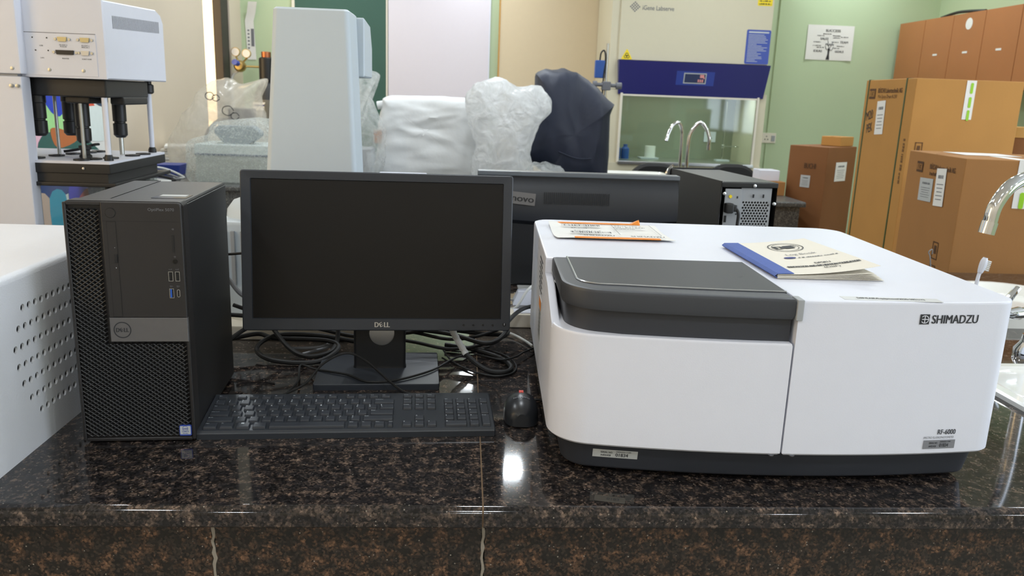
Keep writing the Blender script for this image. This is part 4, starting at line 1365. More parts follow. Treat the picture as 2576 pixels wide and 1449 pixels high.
text(b, 'SHIMADZU', (-0.025, -0.068, zt), *q, 0.055, 0.01, 0.02); text(b, 'SHIMADZU', (0.062, -0.069, zt), *q, 0.06, 0.01, 0.02)
scrawl(b, (0.045, 0.046, zt), *q, 0.05, 0.006, 8); scrawl(b, (0.045, 0.03, zt), *q, 0.06, 0.006, 9); scrawl(b, (0.035, 0.012, zt), *q, 0.035, 0.005, 10)
for (x, y, w, h) in ((0.015, 0.005, 0.0008, 0.12), (0.09, 0.005, 0.0008, 0.12), (0.0525, 0.065, 0.075, 0.0008), (0.0525, -0.055, 0.075, 0.0008), (0.0525, -0.04, 0.075, 0.0006)):
    quad(b, (x, y, zt), *q, w, h)
obj('print', b, M['ink'], sl)

# ================================================================== BOOKLET on the analyser
bk = thing('log_booklet', 'cream log booklet with blue cloth spine on the analyser', 'booklet', (0.452, 1.10, BZ + ST + 0.001), R(0))
def sheet(bm, W, D, zf, skew=0.0, nx=8, ny=6, th=0.0005):
    return shell(bm, [[Vector((W * i / nx + skew * j / ny, D * j / ny * (1 + 0.1 * i / nx), zf(i / nx, j / ny))) for i in range(nx + 1)] for j in range(ny + 1)], (0, 0, -th))
DB = 0.245
for k in range(5):
    o = obj('page', sheet(NB(), 0.158 - 0.004 * k, DB, lambda u, v, k=k: 0.0006 + 0.0009 * k + 0.0016 * k * u * u), M['paper_cream'], bk)
cv = lambda u, v: 0.0062 + 0.016 * u * u * (1 - 0.45 * v)
cover = obj('cover', sheet(NB(), 0.150, DB, cv, nx=10), M['paper_cream'], bk)
b = NB()
shell(b, [[Vector((x, DB * j / 8, z)) for (x, z) in ((0.024, 0.0080), (0.0, 0.0074), (-0.004, 0.0040), (0.0, 0.0008))] for j in range(9)], (-0.0004, 0, -0.0006))
sp_ = obj('spine_tape', b, M['blue_tape'], bk); sp_['label'] = 'blue cloth spine tape'
def onc(p):
    u, v = p.x / 0.150, p.y / DB
    return Vector((p.x, p.y * (1 + 0.1 * u), cv(u, v) + 0.0010))
b = NB(); q = ((1, 0, 0), (0, 1, 0))
def oval(bm, cx, cy, rx, ry, k, n=36):
    for i in range(n):
        a0, a1 = 2 * PI * i / n, 2 * PI * (i + 1) / n
        V = lambda a, s: bm.verts.new(onc(Vector((cx + rx * s * math.cos(a), cy + ry * s * math.sin(a), 0))))
        bm.faces.new((V(a0, k), V(a1, k), V(a1, 1), V(a0, 1)))
oval(b, 0.088, 0.186, 0.029, 0.034, 0.94); oval(b, 0.088, 0.186, 0.0225, 0.027, 0.95)
text(b, 'DIIF', (0.088, 0.186, 0), *q, 0.036, 0.021, 0.05, fn=onc)
text(b, 'DPSRU', (0.094, 0.062, 0), *q, 0.024, 0.008, 0.02, fn=onc); text(b, 'INNOVATION AND INCUBATION FOUNDATION', (0.088, 0.045, 0), *q, 0.110, 0.009, 0.03, fn=onc); text(b, '(DIIF)', (0.094, 0.030, 0), *q, 0.024, 0.009, 0.008, fn=onc)
obj('cover_print', b, M['ink'], cover)
b = NB(); oval(b, 0.062, 0.107, 0.010, 0.006, 0.02, 14)
obj('ink_blot', b, M['ink_blue'], cover)
b = NB(); text(b, 'Log Book', (0.09, 0.128, 0), *q, 0.05, 0.013, -0.005, fn=onc); scrawl(b, (0.107, 0.105, 0), *q, 0.064, 0.005, 5, fn=onc)
obj('handwriting', b, M['ink_grey'], cover)

# ================================================================== PERFORATED WHITE INSTRUMENT (left foreground)
pi_ = thing('perforated_instrument', 'white metal instrument housing with rows of vent holes left of the tower computer', 'instrument', (-0.592, 0.90, BZ))
HT, HL = 0.254, 0.565
b = NB()
# shell without its right side; that side carries the holes
prof = roundpoly([(-0.55, 0.0, 0.004), (0.0, 0.0, 0), (0.0, HT, 0.010), (-0.55, HT, 0.010)], 5)
def ringy(y):
    return [b.verts.new((p.x, y, p.y)) for p in prof]
r0, r1 = ringy(0.0), ringy(HL)
N = len(prof)
for i in range(N):
    j = (i + 1) % N
    pa, pb = prof[i], prof[j]
    if abs(pa.x) < 1e-6 and abs(pb.x) < 1e-6 and abs(pa.y - pb.y) > 0.1:
        continue
    b.faces.new((r0[i], r0[j], r1[j], r1[i]))
b.faces.new(r0); b.faces.new(r1[::-1])
obj('housing', b, M['white_grain'], pi_)
b = NB()
starts = [1.087, 1.072, 1.060, 1.064, 1.072, 1.087, 1.109]
pitch = 0.0165
rows_z = [0.2045 - 0.0258 * k for k in range(7)]
hh = 0.0258
ztop = HT - 0.010
z = ztop
perf_row(b, (0, 0, rows_z[0] + hh / 2), (0, 1, 0), (0, 0, 1), (1, 0, 0), HL, ztop - rows_z[0] - hh / 2, [], 0.0048, 0.004)
for k, zc in enumerate(rows_z):
    s0 = starts[k] - 0.90
    nh = 14 - (k % 2)
    perf_row(b, (0, 0, zc - hh / 2), (0, 1, 0), (0, 0, 1), (1, 0, 0), HL, hh, [s0 + pitch * i for i in range(nh)], 0.0052, 0.0035)
perf_row(b, (0, 0, 0.0), (0, 1, 0), (0, 0, 1), (1, 0, 0), HL, rows_z[-1] - hh / 2, [], 0.0048, 0.004)
obj('perforated_side', b, M['white_grain'], pi_)
obj('inner_chassis', bx(-0.53, -0.012, 0.02, HL - 0.02, 0.01, HT - 0.02), M['black_matte'], pi_)

# ================================================================== TALL WHITE INSTRUMENT behind the monitor
ti = thing('column_instrument', 'tall white tapered column instrument rising behind the monitor', 'instrument', (-0.315, 1.66, BZ))
def tap(bm, z0, z1, a, c, r=0.012):
    """column section tapering from rectangle a (bottom) to c (top): (x0, x1, y0, y1)"""
    A = rrect(a[0], a[1], a[2], a[3], r, 3); C = rrect(c[0], c[1], c[2], c[3], r, 3)
    va = [bm.verts.new((p.x, p.y, z0)) for p in A]; vc = [bm.verts.new((p.x, p.y, z1)) for p in C]
    vt = [bm.verts.new((p.x, p.y, z1 + 0.004)) for p in offset(C, 0.005)]
    for P_, Q_ in ((va, vc), (vc, vt)):
        for i in range(len(P_)):
            j = (i + 1) % len(P_)
            bm.faces.new((P_[i], P_[j], Q_[j], Q_[i]))
    bm.faces.new(va[::-1]); bm.faces.new(vt)
    return bm
obj('column', tap(NB(), 0.06, 0.656, (-0.105, 0.108, 0.0, 0.118), (-0.062, 0.086, 0.0, 0.118)), M['white_cool'], ti)
b = NB()
prof = roundpoly([(0.12, 0.535, 0.004), (0.26, 0.535, 0.004), (0.26, 0.60, 0.004), (0.225, 0.648, 0.004), (0.12, 0.656, 0.004)], 3)
loft(b, prof, [(-0.06, 0.002), (-0.058, 0), (0.098, 0.0), (0.101, 0.003)], 'YZ')
obj('head_cover', b, M['white_cool'], ti)
obj('instrument_body', bx(-0.20, 0.16, 0.02, 0.34, 0.03, 0.235, 0.010), M['white_cool'], ti)
b = NB()
for k in range(6):
    box(b, -0.185 + k * 0.02, -0.177 + k * 0.02, 0.014, 0.022, 0.10, 0.215, 0.001)
obj('body_fins', b, M['grey_pl'], ti)
b = NB(); lathe(b, [(0.0, 0.045), (0.03, 0.043), (0.055, 0.034), (0.068, 0.016), (0.07, 0.0)], 24, (-0.125, 0.11, 0.235)); obj('dome_cap', b, M['white_cool'], ti)
obj('base_plate', bx(-0.22, 0.16, -0.05, 0.36, 0.0, 0.03, 0.004), M['cream'], ti)

# ================================================================== CABLES on the front bench
def cable(label, pts, r, mat='black_matte', name='cable', n=10):
    o = obj(name, tube(NB(), [(p[0], p[1], p[2] + BZ) for p in pts], r, seg=8, n=n), M[mat])
    return tag(o, label, 'cable', None)
cable('black keyboard cable arching from the keyboard towards the monitor base', [(-0.288, 1.262, 0.016), (-0.26, 1.30, 0.022), (-0.235, 1.34, 0.045), (-0.20, 1.365, 0.056), (-0.165, 1.35, 0.048), (-0.12, 1.30, 0.03), (-0.095, 1.272, 0.022), (-0.08, 1.262, 0.021)], 0.0021)
cable('thin black cable trailing across the monitor base', [(-0.285, 1.265, 0.016), (-0.28, 1.34, 0.012), (-0.295, 1.44, 0.006), (-0.26, 1.40, 0.013), (-0.20, 1.37, 0.0145), (-0.16, 1.335, 0.0145), (-0.11, 1.345, 0.0145), (-0.05, 1.40, 0.0145), (-0.015, 1.47, 0.012), (0.01, 1.52, 0.006), (0.06, 1.58, 0.004)], 0.0021)
cable('black mouse cable running under the analyser from the mouse', [(0.100, 1.268, 0.008), (0.112, 1.282, 0.004), (0.135, 1.288, 0.003), (0.165, 1.285, 0.003), (0.21, 1.30, 0.003)], 0.0019)
cable('thin black cable looping on the granite right of the monitor base', [(-0.035, 1.545, 0.010), (-0.02, 1.50, 0.004), (0.0, 1.46, 0.003), (0.035, 1.42, 0.003), (0.07, 1.405, 0.003), (0.10, 1.425, 0.003), (0.108, 1.47, 0.004), (0.085, 1.525, 0.006), (0.03, 1.565, 0.006), (-0.03, 1.58, 0.006)], 0.0019)
cable('thin black cable passing from the coil to the analyser side', [(0.03, 1.50, 0.014), (0.08, 1.475, 0.012), (0.11, 1.50, 0.010), (0.128, 1.53, 0.010), (0.16, 1.58, 0.006)], 0.0019)
cable('thick black video cable with white corrugated sleeve below the monitor', [(-0.03, 1.49, 0.14), (-0.025, 1.48, 0.09), (-0.008, 1.475, 0.055), (0.012, 1.455, 0.028), (0.05, 1.425, 0.008), (0.085, 1.42, 0.006), (0.098, 1.45, 0.006), (0.08, 1.50, 0.006), (0.03, 1.545, 0.008), (-0.03, 1.57, 0.010)], 0.0046)
b = NB()
P = spline([(-0.022, 1.4785, 0.083), (-0.008, 1.475, 0.055), (0.012, 1.455, 0.028)], 7)
tube(b, [(p.x, p.y, p.z + BZ) for p in P], 0.006, smooth=False, seg=10, rfun=lambda t: 0.0066 if int(t * 14) % 2 else 0.0056)
tag(obj('cable_sleeve', b, M['cable_w']), 'white corrugated sleeve around the thick video cable', 'sleeve')
rnd = random.Random(11)
cable('thick black power cable coiled left of the monitor stand', [(-0.46, 1.50, 0.03), (-0.40, 1.54, 0.035), (-0.36, 1.53, 0.030), (-0.26, 1.52, 0.030), (-0.235, 1.50, 0.020), (-0.27, 1.455, 0.008), (-0.35, 1.46, 0.008), (-0.39, 1.50, 0.018), (-0.36, 1.535, 0.034), (-0.28, 1.54, 0.034), (-0.20, 1.545, 0.02), (-0.14, 1.54, 0.014)], 0.0046)
cable('black power cable crossing the coil left of the stand', [(-0.42, 1.58, 0.10), (-0.38, 1.55, 0.06), (-0.33, 1.50, 0.022), (-0.29, 1.475, 0.012), (-0.25, 1.49, 0.016), (-0.24, 1.52, 0.03), (-0.24, 1.54, 0.07)], 0.0046)
cable('black cable bundle drooping behind the monitor stand on the left', [(-0.45, 1.57, 0.085), (-0.36, 1.555, 0.060), (-0.28, 1.55, 0.045), (-0.20, 1.55, 0.030), (-0.12, 1.56, 0.035), (-0.04, 1.56, 0.045), (0.06, 1.58, 0.03), (0.10, 1.62, 0.02)], 0.0042)
cable('black cable sweeping right below the monitor towards the analyser', [(-0.15, 1.535, 0.06), (-0.10, 1.53, 0.055), (-0.02, 1.53, 0.045), (0.05, 1.50, 0.036), (0.085, 1.54, 0.040), (0.10, 1.63, 0.044), (0.14, 1.72, 0.05), (0.20, 1.73, 0.06)], 0.0046)
cable('grey cable running behind the monitor stand', [(-0.42, 1.57, 0.10), (-0.30, 1.56, 0.075), (-0.22, 1.565, 0.055), (-0.12, 1.57, 0.055), (-0.02, 1.57, 0.062), (0.07, 1.57, 0.085), (0.09, 1.58, 0.13)], 0.0034, 'cable_g')
cable('pale cable loop lying left of the monitor stand', [(-0.33, 1.525, 0.012), (-0.28, 1.52, 0.016), (-0.245, 1.53, 0.024), (-0.262, 1.535, 0.012), (-0.31, 1.50, 0.006)], 0.0030, 'cable_g')
cable('black cable in the gap between tower and monitor', [(-0.50, 1.50, 0.20), (-0.45, 1.53, 0.195), (-0.40, 1.53, 0.20)], 0.0026)
cable('thick grey cable curving down between tower and monitor', [(-0.49, 1.52, 0.175), (-0.45, 1.53, 0.15), (-0.42, 1.52, 0.12), (-0.38, 1.52, 0.10)], 0.0046, 'cable_g')
cable('black cable end emerging behind the tower', [(-0.49, 1.50, 0.085), (-0.44, 1.515, 0.080), (-0.40, 1.50, 0.082)], 0.0042)
cable('black cable slanting down from the tower to the bench', [(-0.46, 1.44, 0.02), (-0.42, 1.50, 0.05), (-0.37, 1.545, 0.072)], 0.0042)
for k, (dy, dz, nm) in enumerate(((0.0, 0.0, 'lowest'), (0.02, 0.014, 'middle'), (0.03, 0.028, 'highest'))):
    cable('%s of the three slack black cables right of the stand' % nm, [(-0.15, 1.55 + dy, 0.03 + dz), (-0.09, 1.545 + dy, 0.022 + dz), (-0.02, 1.53 + dy, 0.014 + dz), (0.045, 1.55 + dy, 0.018 + dz), (0.10, 1.60 + dy, 0.03 + dz), (0.05, 1.66, 0.04 + dz * 0.5)], 0.0036)
cable('white cable lying right of the monitor near the analyser', [(0.07, 1.70, 0.006), (0.11, 1.67, 0.006), (0.138, 1.62, 0.005), (0.15, 1.585, 0.005)], 0.0028, 'cable_w')
cable('white cable sagging beside the analyser rear corner', [(0.10, 1.86, 0.012), (0.13, 1.84, 0.02), (0.16, 1.86, 0.06), (0.20, 1.9, 0.08)], 0.0032, 'cable_w')
t = thing('power_strip', 'white power strip behind the monitor beside the analyser', 'power strip', (0.14, 1.76, BZ))
obj('strip_body', bx(-0.12, 0.16, -0.025, 0.025, 0.0, 0.032, 0.004), M['cream'], t)
for k in range(3):
    obj('outlet', bx(-0.10 + 0.08 * k, -0.05 + 0.08 * k, -0.018, 0.018, 0.032, 0.034), M['white'], t)
t = thing('plug_adapter', 'white wedge shaped plug adapter behind the analyser corner', 'adapter', (0.155, 1.96, BZ))
b = NB(); hexa(b, [(-0.025, -0.02, 0), (0.03, -0.02, 0), (0.03, 0.03, 0), (-0.025, 0.03, 0), (-0.012, -0.012, 0.032), (0.03, -0.012, 0.036), (0.03, 0.02, 0.036), (-0.012, 0.02, 0.032)])
obj('adapter_body', b, M['white'], t)
obj('adapter_pins', bx(-0.032, -0.024, -0.002, 0.012, 0.006, 0.01), M['silver'], t)

# ================================================================== SECOND MONITOR (seen from behind)
m2 = thing('computer_monitor', 'black computer monitor seen from its back behind the analyser', 'monitor', (0.29, 2.02, BZ))
b = NB()
loft(b, rrect(-0.255, 0.255, 0.035, 0.325, 0.006, 3), [(-0.012, 0.003), (-0.008, 0.0), (0.0, 0.0), (0.03, 0.002)], 'XZ'); obj('back_shell', b, M['black'], m2)
b = NB(); box(b, -0.255, 0.255, -0.014, 0.022, 0.315, 0.3262, 0.002); obj('top_edge', b, pm('grey_edge', (104, 110, 116), 0.3), m2)
b = NB()
pr = [(-0.012, 0.31), (-0.028, 0.285), (-0.036, 0.24), (-0.034, 0.215), (-0.022, 0.205), (-0.012, 0.20)]
V = [[b.verts.new((x, y, z - 0.012 * (1 - (x / 0.25) ** 2) * (1 if z < 0.25 else 0))) for (y, z) in pr] for x in [-0.25 + 0.05 * k for k in range(11)]]
for i in range(10):
    for j in range(len(pr) - 1):
        b.faces.new((V[i][j], V[i + 1][j], V[i + 1][j + 1], V[i][j + 1]))
obj('back_bulge', b, pm('monitor_back', (34, 37, 43), 0.38), m2)
b = NB()
for k in range(34):
    x = -0.088 + 0.0049 * k
    s = 0.0011
    q = [(x - s, -0.0335, 0.279), (x + s, -0.0335, 0.279), (x + s, -0.0372, 0.250), (x - s, -0.0372, 0.250)]
    b.faces.new([b.verts.new(p) for p in q])
obj('vent_slots', b, M['black_matte'], m2)
b = NB(); quad(b, (-0.152, -0.0372, 0.263), (1, 0, -0.09), (0.09, 0.16, 1), 0.082, 0.030); st = obj('maker_plate', b, M['band'], m2)
b = NB(); text(b, 'lenovo', (-0.152, -0.0379, 0.263), (1, 0, -0.09), (0.09, 0.16, 1), 0.074, 0.016, 0.03); obj('maker_lettering', b, M['black'], st)
b = NB(); loft(b, rrect(-0.03, 0.03, -0.002, 0.03, 0.006, 3), [(0.01, 0.0), (0.20, 0.0)]); obj('stand_neck', b, M['black'], m2)
b = NB(); loft(b, rrect(-0.14, 0.12, -0.07, 0.10, 0.012, 3), [(0.0, 0.002), (0.012, 0.0), (0.014, 0.003)]); obj('base_plate', b, M['black'], m2)
obj('lower_back', bx(-0.235, 0.235, -0.02, -0.008, 0.04, 0.2, 0.004), M['black'], m2)
k2 = thing('keyboard', 'black keyboard lying beyond the second monitor', 'keyboard', (0.05, 2.16, BZ), R(0))
obj('chassis', bx(0.0, 0.43, 0.0, 0.13, 0.0, 0.022, 0.003), M['black'], k2)
for i in range(18):
    for j in range(5):
        obj('key', bx(0.008 + i * 0.0232, 0.028 + i * 0.0232, 0.008 + j * 0.023, 0.028 + j * 0.023, 0.022, 0.027, 0.002, 1), M['black_gloss'], k2)

# ================================================================== SECOND TOWER COMPUTER (rear side towards us)
p2 = thing('desktop_computer', 'black tower computer showing its grey perforated rear behind the analyser', 'computer', (0.668, 2.05, BZ), R(6))
W2, D2, H2 = 0.155, 0.37, 0.312
b = NB()
loft(b, rrect(0.0, W2, 0.004, H2, 0.004, 3), [(0.0, 0.0), (D2, 0.0)], 'XZ')
# open the rear: keep the sleeve, the rear plate sits in it
b.faces.ensure_lookup_table()
rear = min(b.faces, key=lambda f: f.calc_center_median().y)
bmesh.ops.delete(b, geom=[rear], context='FACES_ONLY')
obj('case', b, M['case'], p2)
b = NB(); loft(b, rrect(-0.006, W2 + 0.004, 0.0, H2 + 0.004, 0.01, 3), [(D2, 0.0), (D2 + 0.03, 0.004)], 'XZ'); obj('front_bezel', b, M['black'], p2)
obj('side_edge', bx(-0.003, 0.0005, -0.002, D2, 0.004, H2 + 0.002, 0.001), M['case'], p2)
obj('top_edge', bx(-0.002, W2, -0.004, 0.004, H2 - 0.014, H2 - 0.001, 0.002), M['black'], p2)
# rear plate: plain left column, perforated right column
b = NB()
cols, pit = 10, 0.0082
x0 = 0.058
wp = W2 - 0.012 - x0
rowh = pit * 0.866
zt = H2 - 0.05
nrow = 26
for r_ in range(nrow):
    z0 = zt - (r_ + 1) * rowh
    hs = []
    for c_ in range(cols):
        u = 0.008 + c_ * pit + (pit / 2 if r_ % 2 else 0)
        if u < wp - 0.006:
            hs.append(u)
    perf_row(b, (x0, 0.006, z0), (1, 0, 0), (0, 0, 1), (0, -1, 0), wp, rowh, hs, 0.0031, 0.002, seg=8)
box(b, x0, W2 - 0.012, 0.006, 0.008, zt, H2 - 0.016); box(b, x0, W2 - 0.012, 0.006, 0.008, 0.012, zt - nrow * rowh)
rp = obj('rear_plate', b, M['grey_pl'], p2)
obj('rear_void', bx(x0, W2 - 0.012, 0.014, 0.018, 0.012, H2 - 0.016), M['black_matte'], p2)
b = NB(); box(b, 0.012, x0, 0.002, 0.006, 0.012, H2 - 0.018, 0.001); pp = obj('power_supply_plate', b, M['grey_pl'], p2)
b = NB()
for (x, z, w, h) in ((0.090, H2 - 0.036, 0.005, 0.009), (0.118, H2 - 0.036, 0.005, 0.009), (0.046, H2 - 0.04, 0.004, 0.006), (0.017, 0.215, 0.007, 0.018), (0.046, 0.25, 0.003, 0.003), (0.046, 0.228, 0.004, 0.004)):
    quad(b, (x, 0.0012, z), *XZ, w, h)
obj('plate_openings', b, M['black_matte'], pp)
b = NB(); lathe(b, [(0.002, -0.001), (0.0044, -0.001), (0.0044, 0.003)], 14, (0.026, 0, H2 - 0.038), 'Y'); obj('audio_socket', b, M['yellow'], pp)
for (x, z) in ((0.006, H2 - 0.03), (0.088, H2 - 0.009), (W2 - 0.008, H2 - 0.055)):
    obj('case_screw', lathe(NB(), [(0.0015, -0.008), (0.0045, -0.007), (0.0045, -0.003)], 12, (x, 0, z), 'Y'), M['silver'], p2)
b = NB(); box(b, 0.010, 0.030, -0.022, 0.002, 0.232, 0.258, 0.004); box(b, 0.026, 0.040, -0.020, -0.004, 0.236, 0.254, 0.004)
tag(obj('power_plug', b, M['black'], loc=(0.668, 2.05, BZ), rot=(0, 0, R(6))), 'black power plug pushed into the rear of the second tower', 'plug')
c6, s6 = math.cos(R(6)), math.sin(R(6))
def r6(x, y, z):
    return (0.668 + x * c6 - y * s6, 2.05 + x * s6 + y * c6, z)
cable('black power lead hanging down the rear of the second tower', [r6(0.036, -0.014, 0.246), r6(0.043, -0.02, 0.232), r6(0.043, -0.02, 0.20), r6(0.040, -0.022, 0.12), r6(0.042, -0.03, 0.03), r6(0.06, -0.07, 0.008), r6(0.12, -0.09, 0.006)], 0.0042)

# ================================================================== DISSOLUTION TESTER (back left of the front bench)
dt = thing('dissolution_tester', 'white dissolution tester with black shafts over a white plate at far left', 'tester', (-0.859, 2.05, BZ))
b = NB()
prof = [Vector(p) for p in ((0.0, 0.512), (0.39, 0.512), (0.39, 0.672), (0.372, 0.694), (0.34, 0.704), (0.0, 0.694))]
loft(b, prof, [(-0.46, 0.0), (-0.003, 0.0), (0.0, 0.003)], 'YZ')
hd = obj('head_housing', b, M['white'], dt)
obj('connector_panel', bx(-0.19, -0.022, -0.0015, 0.0, 0.517, 0.614), M['white'], hd)
obj('panel_seam', bx(-0.19, -0.022, -0.0012, 0.0, 0.614, 0.6155), M['ink_grey'], hd)
b = NB()
for k in range(40):
    y = 0.05 + 0.30 * k / 39
    zc = 0.648 + 0.01 * k / 39
    quad(b, (0.0007, y, zc), (0, 1, 0), (0, 0, 1), 0.0026, 0.030)
obj('vent_slots', b, M['ink_grey'], hd)
for (x, z, w, mt) in ((-0.098, 0.601, 0.022, 'gold'), (-0.046, 0.601, 0.022, 'gold'), (-0.094, 0.571, 0.042, 'black'), (-0.047, 0.571, 0.020, 'silver')):
    b = NB(); loft(b, roundpoly([(x - w / 2 + 0.002, z - 0.005, 0.001), (x + w / 2 - 0.002, z - 0.005, 0.001), (x + w / 2, z + 0.005, 0.001), (x - w / 2, z + 0.005, 0.001)], 2), [(-0.006, 0.0), (-0.0015, 0)], 'XZ')
    c = obj('serial_port', b, M[mt], hd)
    b = NB()
    for s in (-1, 1):
        lathe(b, [(0, -0.005), (0.003, -0.005), (0.003, -0.0015)], 8, (x + s * (w / 2 + 0.005), 0, z), 'Y')
    obj('port_screws', b, M['steel'], c)
b = NB()
for (s, x, z, w) in (('USB', -0.148, 0.585, 0.008), ('RS-232C-2', -0.097, 0.588, 0.018), ('PC/SCAN', -0.097, 0.584, 0.015), ('RS-232C-1', -0.046, 0.588, 0.018), ('PP/SCAN 3', -0.046, 0.584, 0.018), ('LAN', -0.148, 0.557, 0.008), ('PRINTER', -0.094, 0.557, 0.016), ('ROBOT PUMP', -0.045, 0.557, 0.022)):
    text(b, s, (x, -0.0022, z), *XZ, w, 0.003, 0.0)
obj('panel_lettering', b, M['ink'], hd)
for (x, z) in ((-0.167, 0.603), (-0.134, 0.603), (-0.162, 0.574), (-0.133, 0.574)):
    obj('panel_hole', lathe(NB(), [(0, -0.0022), (0.0017, -0.0022), (0.0017, -0.001)], 8, (x, 0, z), 'Y'), M['black'], hd)
for (x, z) in ((-0.134, 0.53), (-0.055, 0.53)):
    obj('panel_screw', lathe(NB(), [(0, -0.004), (0.004, -0.003), (0.0045, -0.0012)], 12, (x, 0, z), 'Y'), M['steel'], hd)
# left column
col = obj('column_lower', bx(-0.50, -0.190, -0.025, 0.018, 0.0, 0.512, 0.004), M['white'], dt)
obj('column_upper', bx(-0.50, -0.186, -0.03, 0.018, 0.517, 0.78, 0.004), M['white'], dt)
obj('column_gap', bx(-0.49, -0.20, -0.02, 0.014, 0.5115, 0.5175), M['grey_pl'], dt)
for (x, z) in ((-0.205, 0.53), (-0.212, 0.49), (-0.198, 0.49)):
    obj('column_screw', lathe(NB(), [(0, -0.033), (0.004, -0.032), (0.0045, -0.025)], 12, (x, 0, z), 'Y'), M['steel'], dt)
# black manifold and shafts
b = NB(); box(b, -0.24, -0.02, 0.03, 0.30, 0.468, 0.511, 0.004); box(b, -0.13, -0.07, 0.05, 0.16, 0.452, 0.47, 0.004); box(b, -0.05, -0.015, 0.12, 0.28, 0.450, 0.47, 0.004)
obj('drive_manifold', b, M['black'], dt)
for (x, y, low) in ((-0.195, 0.05, 0.37), (-0.205, 0.23, 0.362), (-0.113, 0.10, 0.352), (-0.066, 0.21, 0.362)):
    b = NB()
    lathe(b, [(0.0185, 0.468), (0.019, 0.452), (0.0172, 0.45), (0.0172, low + 0.043), (0.014, low + 0.042), (0.014, low + 0.038), (0.0175, low + 0.037), (0.0175, low + 0.007), (0.011, low), (0.0, low)], 18, (x, y, 0))
    s = obj('shaft_coupling', b, M['black'], dt)
    if (x, y) == (-0.066, 0.21):
        obj('shaft', cyl(NB(), (x, y, 0.316), (x, y, low), 0.006, seg=10), M['steel'], s)
    if (x, y) == (-0.113, 0.10):
        obj('stopper', lathe(NB(), [(0.015, 0.315), (0.015, 0.321), (0.011, 0.324), (0.011, 0.334), (0.015, 0.337), (0.015, 0.345), (0.004, 0.347), (0.004, low)], 16, (x, y, 0)), M['black_matte'], s)
for (x, y) in ((-0.212, 0.17), (-0.098, 0.06), (-0.052, 0.10)):
    obj('steel_rod', cyl(NB(), (x, y, 0.316), (x, y, 0.468), 0.0045, seg=10), M['steel'], dt)
for (x, y, z1) in ((-0.030, 0.04, 0.470), (-0.036, 0.345, 0.49)):
    p = obj('support_rod', cyl(NB(), (x, y, 0.326), (x, y, z1), 0.0068, seg=12), M['white'], dt)
    obj('rod_foot', lathe(NB(), [(0.011, 0.314), (0.011, 0.322), (0.008, 0.329)], 12, (x, y, 0)), M['black'], p)
    if y > 0.2:
        obj('rod_knob', lathe(NB(), [(0.010, 0.478), (0.0145, 0.482), (0.0145, 0.502), (0.009, 0.505), (0.009, 0.513)], 14, (x, y, 0)), M['black'], p)
# plate, frame, bath
obj('top_plate', bx(-0.46, -0.013, 0.0, 0.375, 0.308, 0.314), M['white'], dt)
obj('plate_edge', bx(-0.46, -0.012, -0.001, 0.376, 0.284, 0.3082, 0.002), M['black'], dt)
b = NB(); box(b, -0.46, -0.02, 0.004, 0.33, 0.262, 0.284); box(b, -0.46, 0.0, -0.004, 0.38, 0.252, 0.262, 0.002)
obj('bath_frame', b, M['black'], dt)
obj('plate_screw', lathe(NB(), [(0, -0.004), (0.003, -0.0035), (0.0035, 0)], 10, (-0.075, 0, 0.297), 'Y'), M['silver'], dt)
for (x, y) in ((-0.09, 0.025), (-0.075, 0.06), (-0.05, 0.10), (-0.035, 0.20), (-0.03, 0.26), (-0.20, 0.13), (-0.19, 0.20), (-0.175, 0.26), (-0.165, 0.30), (-0.21, 0.05)):
    b = NB(); lathe(b, [(0.010, 0.314), (0.019, 0.314), (0.019, 0.318), (0.010, 0.318), (0.010, 0.314)], 16, (x, y, 0)); obj('vessel_ring', b, M['black'], dt)
b = NB()
for (a, c, d, e) in ((-0.44, -0.03, 0.012, 0.018), (-0.44, -0.03, 0.345, 0.351), (-0.036, -0.03, 0.018, 0.345), (-0.44, -0.434, 0.018, 0.345)):
    box(b, a, c, d, e, 0.06, 0.2525)
obj('bath_walls', b, M['bath'], dt)
obj('bath_base', bx(-0.46, -0.01, 0.0, 0.38, 0.0, 0.06, 0.006), M['white'], dt)
tag(obj('tester_cable', tube(NB(), [(-1.05, 2.20, BZ + 0.325), (-1.02, 2.21, BZ + 0.33), (-0.98, 2.215, BZ + 0.343), (-0.955, 2.19, BZ + 0.347)], 0.0035), M['black_matte']), 'black cable curving over the white plate of the tester', 'cable')
tag(obj('flat_frame', loft(NB(), rrect(-0.90, -0.72, 2.30, 2.46, 0.01, 3), [(BZ + 0.10, 0), (BZ + 0.115, 0)]), M['black']), None)
bpy.data.objects.remove(bpy.data.objects['flat_frame'])

# ================================================================== THINGS ON THE FAR BENCH
# big translucent bag on the left
bb = thing('plastic_bag', 'large translucent plastic bag over equipment below the sunlit window', 'bag', (-1.48, 5.12, BZ))
sil = [(-0.29, 0.03), (-0.30, 0.16), (-0.25, 0.26), (-0.17, 0.38), (-0.10, 0.48), (0.02, 0.53), (0.12, 0.515), (0.25, 0.545), (0.22, 0.43), (0.24, 0.30), (0.26, 0.12), (0.25, 0.01), (0.0, 0.0), (-0.2, 0.0)]
obj('bag_film', pillow(NB(), sil, 0.42, 2.4, 0.022, 5.5, 3, nr=14, zmin=0.001), M['film'], bb)
b = NB()
for (x, z, r_) in ((0.0, 0.45, 0.022), (0.035, 0.44, 0.018), (0.10, 0.37, 0.028), (0.14, 0.34, 0.02)):
    tube(b, [(x + r_ * math.cos(a) * 1.2, -0.236, z + r_ * math.sin(a)) for a in (0, 1.2, 2.4, 3.6, 4.8, 6.0)], 0.0025, seg=5, n=4)
obj('bag_print', b, M['ink'], bb)
t = thing('wrapped_pump', 'dark equipment with a hose inside the large translucent bag', 'equipment', (-1.42, 5.14, BZ))
